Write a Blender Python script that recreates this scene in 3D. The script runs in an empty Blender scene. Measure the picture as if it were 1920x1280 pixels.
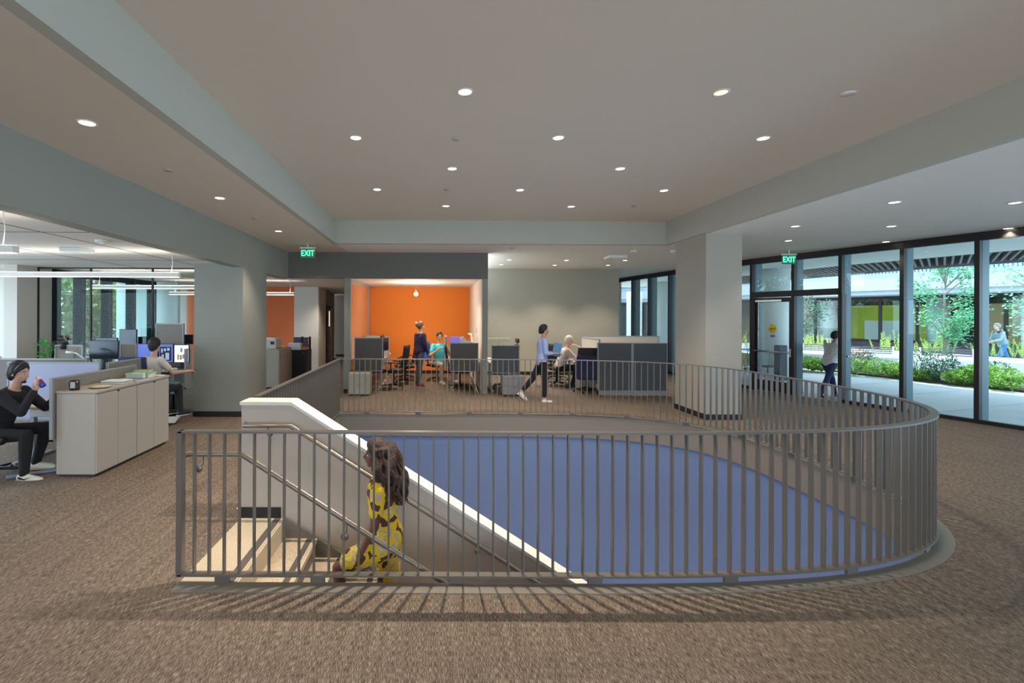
import bpy, bmesh, math, random
from mathutils import Vector, Matrix, geometry
random.seed(7)
C = bpy.context.scene.collection
PI = math.pi

# ------------------------------------------------------------------ camera, world, sun, large lights, exposure
CH = 1.872                                   # eye height
cam_d = bpy.data.cameras.new('camera'); cam = bpy.data.objects.new('camera', cam_d); C.objects.link(cam)
cam.location = (0, 0, CH); cam.rotation_euler = (math.radians(90), math.radians(-0.25), 0)
cam_d.sensor_width = 36; cam_d.lens = 17.006; cam_d.shift_x = 148/1920; cam_d.shift_y = -47/1920
cam_d.clip_start = .05; cam_d.clip_end = 300
bpy.context.scene.camera = cam

w = bpy.data.worlds.new('sky'); bpy.context.scene.world = w; w.use_nodes = True
bg = w.node_tree.nodes['Background']; bg.inputs[0].default_value = (.62, .82, 1, 1); bg.inputs[1].default_value = 5.5
vs = bpy.context.scene.view_settings
vs.view_transform = 'Standard'; vs.look = 'None'; vs.exposure = 0; vs.gamma = 1; vs.use_curve_mapping = False
cy = bpy.context.scene.cycles
cy.max_bounces = 8; cy.diffuse_bounces = 5; cy.glossy_bounces = 3; cy.transmission_bounces = 4; cy.transparent_max_bounces = 16
cy.caustics_reflective = False; cy.caustics_refractive = False; cy.sample_clamp_indirect = 6

def light(kind, name, loc, rot, energy, col, size=None, size_y=None, spot=None, blend=.6, soft=.05):
    d = bpy.data.lights.new(name, kind); d.energy = energy; d.color = col
    if kind == 'AREA':
        d.shape = 'RECTANGLE'; d.size = size; d.size_y = size_y or size
    if kind == 'SPOT':
        d.spot_size = math.radians(spot); d.spot_blend = blend; d.shadow_soft_size = soft
    if kind == 'POINT': d.shadow_soft_size = soft
    if kind == 'SUN': d.angle = soft
    o = bpy.data.objects.new(name, d); o.location = loc; o.rotation_euler = rot; C.objects.link(o); return o
R = math.radians
light('SUN', 'sun', (30, 10, 30), (R(38), R(20), R(150)), 9, (1, .93, .82), soft=.01)
# unseen fill light added behind the camera to brighten the ceiling
light('AREA', 'window_daylight', (1.5, -4.6, 1.6), (R(104), 0, 0), 100, (1, .92, .82), 11, 2.2)
# daylight through the glass wall on the right, beside the camera
light('AREA', 'glass_wall_daylight', (12.3, 2.6, 1.7), (R(97), 0, R(71)), 380, (.56, .77, 1), 8, 2.8)
# unseen fill added left of the view, standing in for office window daylight
light('AREA', 'office_daylight', (-8.9, 5.2, 1.6), (R(86), 0, R(-90)), 60, (.62, .75, 1), 5.5, 2.0)
# unseen fill added on the lower floor, shining up the blue well
light('AREA', 'lower_storey_light', (2.2, 6.2, -3.9), (PI, 0, 0), 55, (.75, .86, 1), 4, 4)

# ------------------------------------------------------------------ materials
MATS = {}
def mat(name, col, rough=.6, metal=0, emit=None, es=1, bump=0, bscale=200, var=0, vscale=6, spec=.5, alpha=1):
    if name in MATS: return MATS[name]
    m = bpy.data.materials.new(name); m.use_nodes = True; nt = m.node_tree
    b = nt.nodes['Principled BSDF']
    b.inputs['Base Color'].default_value = (*col, 1); b.inputs['Roughness'].default_value = rough
    b.inputs['Metallic'].default_value = metal; b.inputs['Specular IOR Level'].default_value = spec
    if emit: b.inputs['Emission Color'].default_value = (*emit, 1); b.inputs['Emission Strength'].default_value = es
    if var or bump:
        tc = nt.nodes.new('ShaderNodeTexCoord')
    if var:
        n = nt.nodes.new('ShaderNodeTexNoise'); n.inputs['Scale'].default_value = vscale; n.inputs['Detail'].default_value = 4
        nt.links.new(tc.outputs['Object'], n.inputs['Vector'])
        r = nt.nodes.new('ShaderNodeMapRange'); r.inputs['To Min'].default_value = 1-var; r.inputs['To Max'].default_value = 1+var
        r.inputs['From Min'].default_value = .3; r.inputs['From Max'].default_value = .7
        nt.links.new(n.outputs['Fac'], r.inputs['Value'])
        v = nt.nodes.new('ShaderNodeVectorMath'); v.operation = 'SCALE'; v.inputs[0].default_value = col
        nt.links.new(r.outputs[0], v.inputs['Scale']); nt.links.new(v.outputs[0], b.inputs['Base Color'])
    if bump:
        n = nt.nodes.new('ShaderNodeTexNoise'); n.inputs['Scale'].default_value = bscale
        nt.links.new(tc.outputs['Object'], n.inputs['Vector'])
        bp = nt.nodes.new('ShaderNodeBump'); bp.inputs['Strength'].default_value = bump; bp.inputs['Distance'].default_value = .01
        nt.links.new(n.outputs['Fac'], bp.inputs['Height']); nt.links.new(bp.outputs[0], b.inputs['Normal'])
    MATS[name] = m; return m

def glass_mat(name, tint=(.93, .97, .98), rough=0.0, refl=1.0):
    m = bpy.data.materials.new(name); m.use_nodes = True; nt = m.node_tree; nt.nodes.clear()
    o = nt.nodes.new('ShaderNodeOutputMaterial'); t = nt.nodes.new('ShaderNodeBsdfTransparent'); g = nt.nodes.new('ShaderNodeBsdfGlossy')
    t.inputs[0].default_value = (*tint, 1); g.inputs['Roughness'].default_value = rough; g.inputs[0].default_value = (1, 1, 1, 1)
    f = nt.nodes.new('ShaderNodeFresnel'); f.inputs[0].default_value = 1.45
    mu = nt.nodes.new('ShaderNodeMath'); mu.operation = 'MULTIPLY'; mu.inputs[1].default_value = refl
    mx = nt.nodes.new('ShaderNodeMixShader'); nt.links.new(f.outputs[0], mu.inputs[0]); nt.links.new(mu.outputs[0], mx.inputs[0])
    nt.links.new(t.outputs[0], mx.inputs[1]); nt.links.new(g.outputs[0], mx.inputs[2]); nt.links.new(mx.outputs[0], o.inputs[0])
    MATS[name] = m; return m

def carpet_mat():
    m = bpy.data.materials.new('carpet'); m.use_nodes = True; nt = m.node_tree; N = nt.nodes; L = nt.links
    b = N['Principled BSDF']; b.inputs['Roughness'].default_value = .95; b.inputs['Specular IOR Level'].default_value = .1
    tc = N.new('ShaderNodeTexCoord')
    def noise(sx, sy, det=2):
        mp = N.new('ShaderNodeMapping'); mp.inputs['Scale'].default_value = (sx, sy, 1); L.new(tc.outputs['Object'], mp.inputs[0])
        n = N.new('ShaderNodeTexNoise'); n.inputs['Scale'].default_value = 1; n.inputs['Detail'].default_value = det
        L.new(mp.outputs[0], n.inputs['Vector']); return n
    a = noise(230, 24, 2); c = noise(330, 240, 2); d = noise(26, 1.5, 2)
    m1 = N.new('ShaderNodeMix'); m1.data_type = 'FLOAT'; m1.inputs[0].default_value = .5; L.new(a.outputs[0], m1.inputs[2]); L.new(c.outputs[0], m1.inputs[3])
    m2 = N.new('ShaderNodeMix'); m2.data_type = 'FLOAT'; m2.inputs[0].default_value = .1; L.new(m1.outputs[0], m2.inputs[2]); L.new(d.outputs[0], m2.inputs[3])
    cr = N.new('ShaderNodeValToRGB'); e = cr.color_ramp.elements
    e[0].position = .37; e[0].color = (.04, .031, .025, 1); e[1].position = .63; e[1].color = (.43, .345, .27, 1)
    k = cr.color_ramp.elements.new(.5); k.color = (.145, .112, .086, 1)
    L.new(m2.outputs[0], cr.inputs[0]); L.new(cr.outputs[0], b.inputs['Base Color'])
    bp = N.new('ShaderNodeBump'); bp.inputs['Strength'].default_value = .35; bp.inputs['Distance'].default_value = .004
    L.new(m1.outputs[0], bp.inputs['Height']); L.new(bp.outputs[0], b.inputs['Normal'])
    MATS['carpet'] = m; return m

def leaf_mat(name, c1, c2, scale=9, trans=.25):
    m = bpy.data.materials.new(name); m.use_nodes = True; nt = m.node_tree; N = nt.nodes; L = nt.links
    b = N['Principled BSDF']; b.inputs['Roughness'].default_value = .55
    tc = N.new('ShaderNodeTexCoord'); n = N.new('ShaderNodeTexNoise'); n.inputs['Scale'].default_value = scale; L.new(tc.outputs['Object'], n.inputs['Vector'])
    cr = N.new('ShaderNodeValToRGB'); cr.color_ramp.elements[0].position = .38; cr.color_ramp.elements[1].position = .62
    cr.color_ramp.elements[0].color = (*c1, 1); cr.color_ramp.elements[1].color = (*c2, 1)
    L.new(n.outputs[0], cr.inputs[0]); L.new(cr.outputs[0], b.inputs['Base Color'])
    tr = N.new('ShaderNodeBsdfTranslucent'); L.new(cr.outputs[0], tr.inputs[0])
    mx = N.new('ShaderNodeMixShader'); mx.inputs[0].default_value = trans; L.new(b.outputs[0], mx.inputs[1]); L.new(tr.outputs[0], mx.inputs[2])
    L.new(mx.outputs[0], N['Material Output'].inputs[0])
    MATS[name] = m; return m

carpet = carpet_mat()
m_ceil = mat('ceiling_paint', (.74, .65, .55), .9, bump=.02)
m_ceilw = mat('ceiling_white', (.86, .83, .78), .9)
m_beam = mat('beam_paint', (.50, .50, .435), .9)
m_wallgrey = mat('wall_grey_green', (.30, .305, .265), .85, bump=.03)
m_walldark = mat('wall_dark_taupe', (.17, .165, .145), .85)
m_wallsage = mat('wall_sage', (.40, .38, .31), .85)
m_wallbeige = mat('wall_beige', (.60, .56, .50), .85)
m_wallwhite = mat('wall_white', (.80, .77, .72), .85)
m_column = mat('column_paint', (.43, .40, .34), .85)
m_orange = mat('wall_orange', (.86, .26, .035), .8)
m_orange2 = mat('wall_burnt_orange', (.80, .22, .085), .8)
m_blue = mat('wall_blue', (.14, .20, .37), .6)
m_stairwall = mat('stair_wall_paint', (.52, .45, .39), .7)
m_cap = mat('stair_cap_white', (.72, .69, .63), .45)
m_slab = mat('slab_edge_paint', (.20, .175, .15), .7)
m_base = mat('baseboard_black', (.012, .011, .010), .6)
m_rail = mat('rail_metal', (.165, .148, .130), .36, metal=.35)
m_hand = mat('handrail_metal', (.24, .205, .175), .32, metal=.5)
m_trim = mat('edge_trim', (.22, .195, .165), .5, metal=.3)
m_terr = mat('terrazzo', (.56, .47, .34), .5, var=.28, vscale=110)
m_strip = mat('abrasive_strip', (.10, .085, .08), .8)
m_frame = mat('dark_bronze', (.022, .018, .018), .45, metal=.3)
m_fin = mat('teal_fin', (.07, .13, .15), .45, metal=.2)
m_finl = mat('dark_teal_fin', (.007, .016, .019), .6, spec=.05)
m_glass = glass_mat('window_glass', (.90, .96, .97), 0, .55)
m_glass3 = glass_mat('office_window_glass', (.90, .97, .95), 0, .18)
m_glass4 = glass_mat('office_partition_glass', (.95, .98, .97), 0, .15)
m_glass2 = glass_mat('partition_glass', (.93, .98, .96), 0, .8)
m_cab = mat('cabinet_cream', (.45, .405, .35), .5)
m_cabtop = mat('cabinet_top', (.46, .385, .31), .45)
m_seam = mat('seam_dark', (.05, .045, .04), .8)
m_fabric = mat('panel_fabric_grey', (.25, .225, .20), .95, var=.12, vscale=60)
m_fabd = mat('panel_fabric_dark', (.125, .12, .112), .95)
m_fabb = mat('panel_fabric_blue_grey', (.115, .122, .135), .95)
m_pframe = mat('panel_frame', (.33, .35, .35), .5, metal=.2)
m_lav = mat('panel_lavender', (.42, .44, .62), .5)
m_black = mat('black_plastic', (.012, .012, .014), .45)
m_mesh = mat('black_mesh', (.02, .018, .018), .7)
m_navy = mat('navy_cloth', (.03, .035, .10), .9)
m_chrome = mat('chrome', (.55, .55, .55), .25, metal=1)
m_white = mat('white_plastic', (.80, .78, .74), .45)
m_desk = mat('desk_white', (.74, .72, .68), .45)
m_wood = mat('desk_wood', (.62, .42, .24), .5, var=.15, vscale=15)
m_paper = mat('paper', (.85, .83, .80), .8)
m_screen_off = mat('screen_off', (.012, .02, .03), .15)
m_skinA = mat('skin_light', (.62, .36, .25), .55)
m_skinB = mat('skin_tan', (.55, .31, .20), .55)
m_skinD = mat('skin_dark', (.16, .065, .04), .55)
m_hair = mat('hair_black', (.014, .011, .010), .55, bump=.5, bscale=150)
m_hairbr = mat('hair_brown', (.05, .020, .010), .6, bump=1, bscale=90)
m_hairgrey = mat('hair_silver', (.70, .62, .52), .7, bump=.5, bscale=120)
m_lampshade = mat('lamp_glow', (1, .9, .75), .5, emit=(1, .88, .68), es=14)
m_linear = mat('linear_glow', (1, 1, 1), .5, emit=(1, .93, .84), es=5)

# ------------------------------------------------------------------ object helpers
def tag(o, label=None, cat=None, group=None, kind=None):
    if label: o['label'] = label
    if cat: o['category'] = cat
    if group: o['group'] = group
    if kind: o['kind'] = kind
    return o
def empty(name, loc=(0, 0, 0), rz=0, label=None, cat=None, group=None):
    o = bpy.data.objects.new(name, None); o.location = loc; o.rotation_euler = (0, 0, rz); o.empty_display_size = .1
    C.objects.link(o); return tag(o, label, cat, group)

class MB:
    """collects shapes and links them as one mesh object"""
    def __init__(s): s.v = []; s.f = []; s.m = []; s.ms = []; s.sm = []; s.cur = 0; s.smooth = False
    def use(s, m):
        if m not in s.ms: s.ms.append(m)
        s.cur = s.ms.index(m); return s
    def add(s, vs, fs, smooth=None):
        n = len(s.v); s.v += [tuple(x) for x in vs]
        for f in fs:
            s.f.append([n+i for i in f]); s.m.append(s.cur); s.sm.append(s.smooth if smooth is None else smooth)
        return s
    def box(s, x0, x1, y0, y1, z0, z1, M=None):
        v = [Vector(p) for p in ((x0,y0,z0),(x1,y0,z0),(x1,y1,z0),(x0,y1,z0),(x0,y0,z1),(x1,y0,z1),(x1,y1,z1),(x0,y1,z1))]
        if M is not None: v = [M @ p for p in v]
        return s.add(v, [(0,3,2,1),(4,5,6,7),(0,1,5,4),(1,2,6,5),(2,3,7,6),(3,0,4,7)], False)
    def bbox(s, x0, x1, y0, y1, z0, z1, b=.01, M=None):
        """box with bevelled edges"""
        bm = bmesh.new(); bmesh.ops.create_cube(bm, size=1)
        for v in bm.verts: v.co = Vector(((x0+x1)/2+v.co.x*(x1-x0), (y0+y1)/2+v.co.y*(y1-y0), (z0+z1)/2+v.co.z*(z1-z0)))
        b = min(b, (x1-x0)*.45, (y1-y0)*.45, (z1-z0)*.45)
        bmesh.ops.bevel(bm, geom=bm.edges[:], offset=b, segments=2, affect='EDGES', profile=.5)
        bm.verts.index_update()
        vs_ = [(M @ v.co if M is not None else v.co.copy()) for v in bm.verts]; fs_ = [[v.index for v in f.verts] for f in bm.faces]
        bm.free(); return s.add(vs_, fs_, False)
    def tube(s, pts, r, n=8, cap=True, flat=1.0):
        pts = [Vector(p) for p in pts]; rs = r if isinstance(r, (list, tuple)) else [r]*len(pts)
        rings = []; up = None
        for i, p in enumerate(pts):
            d = (pts[min(i+1, len(pts)-1)] - pts[max(i-1, 0)])
            d = d.normalized() if d.length > 1e-9 else Vector((0, 0, 1))
            if up is None:
                up = Vector((0, 0, 1)) if abs(d.z) < .9 else Vector((1, 0, 0))
            a = d.cross(up)
            if a.length < 1e-5: a = d.cross(Vector((0, 1, 0)))
            a.normalize(); b = a.cross(d).normalized(); up = b
            rings.append([p + a*math.cos(2*PI*k/n)*rs[i] + b*math.sin(2*PI*k/n)*rs[i]*flat for k in range(n)])
        vs_ = [q for rg in rings for q in rg]; fs_ = []
        for i in range(len(pts)-1):
            for k in range(n):
                fs_.append((i*n+k, i*n+(k+1) % n, (i+1)*n+(k+1) % n, (i+1)*n+k))
        if cap: fs_.append(tuple(reversed(range(n)))); fs_.append(tuple(range((len(pts)-1)*n, len(pts)*n)))
        return s.add(vs_, fs_, n > 5)
    def lathe(s, prof, c=(0, 0, 0), n=20, M=None, ax='z'):
        c = Vector(c); vs_ = []; fs_ = []
        for r, z in prof:
            for k in range(n):
                a = 2*PI*k/n; p = Vector((r*math.cos(a), r*math.sin(a), z))
                if ax == 'y': p = Vector((p.x, p.z, p.y))
                if ax == 'x': p = Vector((p.z, p.x, p.y))
                p += c; vs_.append(M @ p if M is not None else p)
        for i in range(len(prof)-1):
            for k in range(n): fs_.append((i*n+k, i*n+(k+1) % n, (i+1)*n+(k+1) % n, (i+1)*n+k))
        if prof[0][0] > 1e-6: fs_.append(tuple(reversed(range(n))))
        if prof[-1][0] > 1e-6: fs_.append(tuple(range((len(prof)-1)*n, len(prof)*n)))
        return s.add(vs_, fs_, n > 7)
    def cyl(s, x, y, z0, z1, r, n=16, M=None): return s.lathe([(r, z0), (r, z1)], (x, y, 0), n, M)
    def ball(s, c, rx, ry=None, rz=None, n=12, M=None):
        ry = ry or rx; rz = rz or rx; c = Vector(c); vs_ = [c+Vector((0, 0, -rz))]; fs_ = []; m = max(4, n//2)
        for i in range(1, m):
            t = -PI/2+PI*i/m
            for k in range(n): vs_.append(c+Vector((rx*math.cos(t)*math.cos(2*PI*k/n), ry*math.cos(t)*math.sin(2*PI*k/n), rz*math.sin(t))))
        vs_.append(c+Vector((0, 0, rz))); L_ = len(vs_)-1
        for k in range(n): fs_.append((0, 1+(k+1) % n, 1+k)); fs_.append((L_, L_-n+k, L_-n+(k+1) % n))
        for i in range(m-2):
            for k in range(n): fs_.append((1+i*n+k, 1+i*n+(k+1) % n, 1+(i+1)*n+(k+1) % n, 1+(i+1)*n+k))
        if M is not None:
            cc = c.copy(); vs_ = [M @ (v) for v in vs_]
        return s.add(vs_, fs_, True)
    def prism(s, pts, z0, z1, ax='z', M=None):
        """polygon (list of 2D points) extruded; ax = extrusion axis"""
        n = len(pts)
        def P(a, b, t): return {'z': Vector((a, b, t)), 'y': Vector((a, t, b)), 'x': Vector((t, a, b))}[ax]
        v = [P(a, b, z0) for a, b in pts]+[P(a, b, z1) for a, b in pts]
        if M is not None: v = [M @ p for p in v]
        tri = geometry.tessellate_polygon([[Vector((a, b, 0)) for a, b in pts]])
        f = [(i, (i+1) % n, n+(i+1) % n, n+i) for i in range(n)]
        f += [tuple(t) for t in tri] + [tuple(n+i for i in reversed(t)) for t in tri]
        return s.add(v, f, False)
    def sweep(s, path, o0, o1, z0, z1, closed=False):
        """rectangular section swept along a plan path; o = offset to the right of travel"""
        n = len(path); P = [Vector((p[0], p[1])) for p in path]; nr = []
        for i in range(n):
            a = P[i]-P[i-1] if (i > 0 or closed) else P[1]-P[0]; b = P[(i+1) % n]-P[i] if (i < n-1 or closed) else P[-1]-P[-2]
            a.normalize(); b.normalize(); na = Vector((a.y, -a.x)); nb = Vector((b.y, -b.x)); m = (na+nb).normalized()
            nr.append(m/max(.5, m.dot(na)))
        vs_ = []
        for p, q in zip(P, nr):
            for o, z in ((o0, z0), (o1, z0), (o1, z1), (o0, z1)): vs_.append((p.x+q.x*o, p.y+q.y*o, z))
        fs_ = []
        for i in range(n if closed else n-1):
            j = (i+1) % n
            for k in range(4): fs_.append((i*4+k, j*4+k, j*4+(k+1) % 4, i*4+(k+1) % 4))
        if not closed: fs_ += [(3, 2, 1, 0), ((n-1)*4, (n-1)*4+1, (n-1)*4+2, (n-1)*4+3)]
        return s.add(vs_, fs_, False)
    def build(s, name, m=None, parent=None, label=None, cat=None, group=None, kind=None, fix=True):
        me = bpy.data.meshes.new(name); me.from_pydata(s.v, [], s.f)
        if s.ms:
            for x in s.ms: me.materials.append(x)
            me.polygons.foreach_set('material_index', s.m)
        elif m: me.materials.append(m)
        me.polygons.foreach_set('use_smooth', s.sm)
        if fix:
            bm = bmesh.new(); bm.from_mesh(me); bmesh.ops.recalc_face_normals(bm, faces=bm.faces[:]); bm.to_mesh(me); bm.free()
        me.update()
        o = bpy.data.objects.new(name, me); C.objects.link(o)
        if parent is not None: o.parent = parent
        return tag(o, label, cat, group, kind)

def struct(name, mb, m, parent=None, label=None):
    return mb.build(name, m, parent, label=label, kind=None if parent else 'structure')
def sbox(name, m, *b, parent=None): return struct(name, MB().box(*b), m, parent)
def kids(o): return [c for c in bpy.data.objects if c.parent == o]
def copy_tree(o, parent=None):
    c = o.copy(); C.objects.link(c); c.parent = parent
    for ch in kids(o): copy_tree(ch, c)
    return c
def place(proto, first, loc, rz, label=None, group=None):
    o = proto if first else copy_tree(proto)
    o.location = loc; o.rotation_euler = (0, 0, rz)
    if label: o['label'] = label
    if group: o['group'] = group
    return o
def text_mesh(name, s, size, m, parent, M, depth=.002):
    cu = bpy.data.curves.new(name, 'FONT'); cu.body = s; cu.size = size; cu.extrude = depth; cu.align_x = 'CENTER'; cu.align_y = 'CENTER'
    t = bpy.data.objects.new(name+'_tmp', cu); C.objects.link(t)
    bpy.context.view_layer.update(); dg = bpy.context.evaluated_depsgraph_get()
    me = bpy.data.meshes.new_from_object(t.evaluated_get(dg)); me.name = name
    bpy.data.objects.remove(t); me.transform(M); me.materials.clear(); me.materials.append(m)
    o = bpy.data.objects.new(name, me); C.objects.link(o); o.parent = parent; return o
# ------------------------------------------------------------------ plan of the well
ZS, ZU, ZO = 3.42, 3.91, 2.83                 # soffit, raised tray, office ceiling
XW, XL, XR = -3.52, -2.07, 4.95
YF, YB, XA = 3.39, 9.19, -1.77                # rail lines and left end of the well
def superpath():
    cx, cyy, a, b, n = .5, (YF+YB)/2, 4.33, (YB-YF)/2, 3.4
    pts = [(XA, YF)]
    K = 240; arc = []
    for i in range(K+1):
        t = -PI/2 + PI*i/K; c, s = math.cos(t), math.sin(t)
        arc.append((cx+a*abs(c)**(2/n), cyy+b*math.copysign(abs(s)**(2/n), s)))
    raw = [(XA, YF)]+arc+[(XA, YB), (XA, 4.86)]
    return raw
RAW = superpath()
def resample(path, step):
    out = [Vector(path[0])]; acc = 0; res = [(Vector(path[0]), None)]
    P = [Vector(p) for p in path]; cum = [0]
    for i in range(1, len(P)): cum.append(cum[-1]+(P[i]-P[i-1]).length)
    L_ = cum[-1]; n = round(L_/step); out = []
    j = 0
    for k in range(n+1):
        s = L_*k/n
        while j < len(P)-2 and cum[j+1] < s: j += 1
        d = P[j+1]-P[j]; t = (s-cum[j])/max(1e-9, d.length)
        out.append((P[j]+d*t, d.normalized()))
    return out
# smooth path for sweeps: arc points at even spacing plus true corners
arcpts = [p for p, d in resample(RAW[1:-2], .12)]
PATH = [Vector((XA, YF))]+arcpts+[Vector((XA, YB)), Vector((XA, 4.86))]

def offset_path(path, o):
    P = [Vector(p) for p in path]; out = []
    for i in range(len(P)):
        a = (P[i]-P[i-1]) if i > 0 else P[1]-P[0]; b = (P[i+1]-P[i]) if i < len(P)-1 else P[-1]-P[-2]
        a = a.normalized(); b = b.normalized(); na = Vector((a.y, -a.x)); nb = Vector((b.y, -b.x)); m = (na+nb).normalized()
        out.append(P[i]+m*(o/max(.5, m.dot(na))))
    return out

# ------------------------------------------------------------------ floor with the opening
def gX(Y):                                     # glass wall line
    if Y <= 13.02: return 12.72-.337*Y
    if Y <= 15.85: return 8.33-.1413*(Y-13.02)
    return 7.93-.1352*(Y-15.85)
outer = [(-9.3, -5.2), (gX(-5.2), -5.2), (gX(2), 2), (gX(8), 8), (gX(13.02), 13.02), (7.93, 15.85), (gX(19.6), 19.6), (gX(19.6), 24), (-9.3, 24)]
trim_out = [(p.x, p.y) for p in offset_path(PATH, .125)]
hole = [(XA, YF-.125)]+trim_out[1:-1]+[(XA-.125, 4.86), (XA-.125, 4.69), (XA, 4.69)]
hole = [h for h in hole]
tri = geometry.tessellate_polygon([[Vector((x, y, 0)) for x, y in outer], [Vector((x, y, 0)) for x, y in hole]])
allp = outer+hole
fb = MB(); fb.add([(x, y, 0) for x, y in allp], [tuple(t) for t in tri])
me_o = fb.build('floor', carpet, kind='structure', fix=False)
bm = bmesh.new(); bm.from_mesh(me_o.data)
for f in bm.faces:
    f.normal_update()
    if f.normal.z < 0: f.normal_flip()
bm.to_mesh(me_o.data); bm.free()

# slab edge band, trim ring
slabpath = [(-1.36, YF)]+[tuple(p) for p in PATH[1:]]
struct('trim_1', MB().sweep([tuple(p) for p in PATH], -.0, .125, -.02, .006), m_trim)
struct('floor_edge', MB().sweep(offset_path(slabpath, 0), .004, .12, -.40, -.02), m_slab)
# blue walls of the well
struct('wall_well', MB().sweep(slabpath[:-1]+[(XA, 4.69)], .03, .14, -4.1, -.40), m_blue)
sbox('floor_lower', mat('lower_floor', (.25, .25, .27), .6), -2.2, 5.2, 3.0, 9.6, -4.2, -4.1)
struct('wall_lower_left', MB().box(-1.95, -1.83, 3.2, 9.4, -4.1, -.45), m_blue)

# terrazzo landing of the stair
sbox('floor_landing', m_terr, XA, -1.377, YF+.008, 4.48, -.4, .001)

# ------------------------------------------------------------------ stair
SL = .63; TR = .28; RI = SL*TR
st = empty('staircase', (-1.36, YF+.008, 0), label='terrazzo stair with dark nosing strips going down behind the front railing', cat='stairs')
y0, y1 = 0, 4.475-YF-.008
MB().box(-.095, -.035, y0, y1, .0012, .003).build('nosing_strip', m_strip, st)
for k in range(21):
    z = -RI*(k+1)
    MB().box(TR*k, TR*(k+1)+.02, y0, y1, z-.04, z).build('tread', m_terr, st)
    MB().box(TR*k-.015, TR*k, y0, y1, z, z+RI-.04 if k else z+RI-.001).build('riser', m_slab if k else m_terr, st)
    MB().box(TR*(k+1)-.07, TR*(k+1)-.02, y0, y1, z+.0005, z+.002).build('nosing_strip', m_strip, st)
# dark stringer skirt against the white wall
sk = [(-.0, .02), (TR*21, -SL*TR*21+.02), (TR*21, -SL*TR*21-.3), (0, -.3)]
MB().prism(sk, 1.056, 1.066, 'y').build('stringer', m_slab, st)
# white guard wall of the stair
X0, XC = XA, -1.31; XE = 4.5
ztop = lambda x: 1.045-SL*max(0, x-XC)
gw = MB().prism([(X0, 0), (X0, 1.045), (XC, 1.045), (XE, ztop(XE)), (XE, -4.1), (-1.36, -4.1), (-1.36, 0)], 4.48, 4.69, 'y')
g = struct('wall_stair', gw, m_stairwall)
capm = MB(); cpts = [(X0-.012, 0), (XC, 0), (XE, 0)]
def capstrip(zl, zh, ya, yb):
    P = [(X0-.012, 1.045), (XC, 1.045), (XE, ztop(XE))]; q = [(x, z+zl) for x, z in P]+[(x, z+zh) for x, z in reversed(P)]
    return MB().prism(q, ya, yb, 'y')
cp = capstrip(0, .03, 4.468, 4.702); cp.build('cap', m_cap, g)
MB().box(X0-.002, -1.40, 4.472, 4.48, 0, .10).build('skirting', m_base, g)
# handrails
def handrail(label, Y, pts, brackets, wall_dir, ret):
    h = empty('handrail', (pts[0][0], Y, 0), label=label, cat='handrail')
    L0 = [(x-pts[0][0], 0, z) for x, z in pts]
    P = ret + L0
    MB().tube(P, .0205, 14).build('rail', m_hand, h)
    for bx, bz in brackets:
        x = bx-pts[0][0]
        MB().tube([(x, 0, bz-.02), (x, 0, bz-.06), (x, wall_dir*.03, bz-.085), (x, wall_dir*.062, bz-.085)], .007, 8).build('bracket', m_hand, h)
        MB().lathe([(0, -.004), (.028, -.004), (.028, .004), (0, .004)], (x, wall_dir*.065, bz-.085), 14, ax='y').build('bracket_plate', m_hand, h)
    return h
hz = .87
far = [(-1.72, hz), (-1.29, hz), (4.2, hz-SL*(4.2+1.29))]
handrail('round metal handrail fixed to the white stair wall, behind the person in yellow', 4.40, far,
         [(-1.50, hz)]+[(x, hz-SL*(x+1.29)) for x in (.42, 1.9)], 1, [(-.01, .06, 0+hz)])
zn = .87; near = [(-1.76, zn), (-1.38, zn), (4.2, zn-SL*(4.2+1.38))]
handrail('round metal handrail running down along the inside of the front railing', 3.50, near,
         [(-1.66, zn)]+[(x, zn-SL*(x+1.38)) for x in (-.62, .9)], -1, [(-.03, -.05, zn), (0.0, 0, zn)][:1])

# ------------------------------------------------------------------ railing round the well
rl = empty('railing', (XA, YF, 0), label='long grey metal railing of flat bars curving round the stair opening', cat='railing')
O = Vector((XA, YF))
RP = [tuple(p-O) for p in PATH]
MB().sweep(RP, -.030, .030, 1.052, 1.067).build('top_rail', m_rail, rl)
MB().sweep(RP, -.030, .030, .055, .068).build('bottom_rail', m_rail, rl)
bars = resample([tuple(p) for p in PATH], .1045)
b_me = None
barlist = []
for i, (p, d) in enumerate(bars[1:-1]):
    barlist.append((p, d, p.length))
order = sorted(range(len(barlist)), key=lambda i: barlist[i][2])
nearset = set(order[:100])
proto_bar = MB().bbox(-.0055, .0055, -.019, .019, .066, 1.054, .001)
far_mb = MB()
first = None
for i, (p, d, L_) in enumerate(barlist):
    a = math.atan2(d.y, d.x); q = p-O
    if i in nearset:
        if first is None: o = first = proto_bar.build('baluster', m_rail, rl)
        else: o = first.copy(); C.objects.link(o); o.parent = rl
        o.location = (q.x, q.y, 0); o.rotation_euler = (0, 0, a)
    else:
        far_mb.box(-.0055, .0055, -.019, .019, .066, 1.054, Matrix.Translation((q.x, q.y, 0)) @ Matrix.Rotation(a, 4, 'Z'))
far_mb.build('baluster', m_rail, rl, kind='stuff')
MB().bbox(-.012, .026, -.03, .03, .055, 1.067, .002).build('end_post', m_rail, rl)
# standoff plates
pl = resample([tuple(p) for p in PATH], .95); pf = None
Lmax = None
for i, (p, d) in enumerate(pl):
    if i == 0: p = Vector((XA+.30, YF)); d = Vector((1, 0))
    q = p-O; a = math.atan2(d.y, d.x)
    if pf is None: o = pf = MB().bbox(-.05, .05, -.012, .012, .004, .057, .002).build('mounting_plate', m_rail, rl)
    else: o = pf.copy(); C.objects.link(o); o.parent = rl
    o.location = (q.x, q.y, 0); o.rotation_euler = (0, 0, a)

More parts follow.
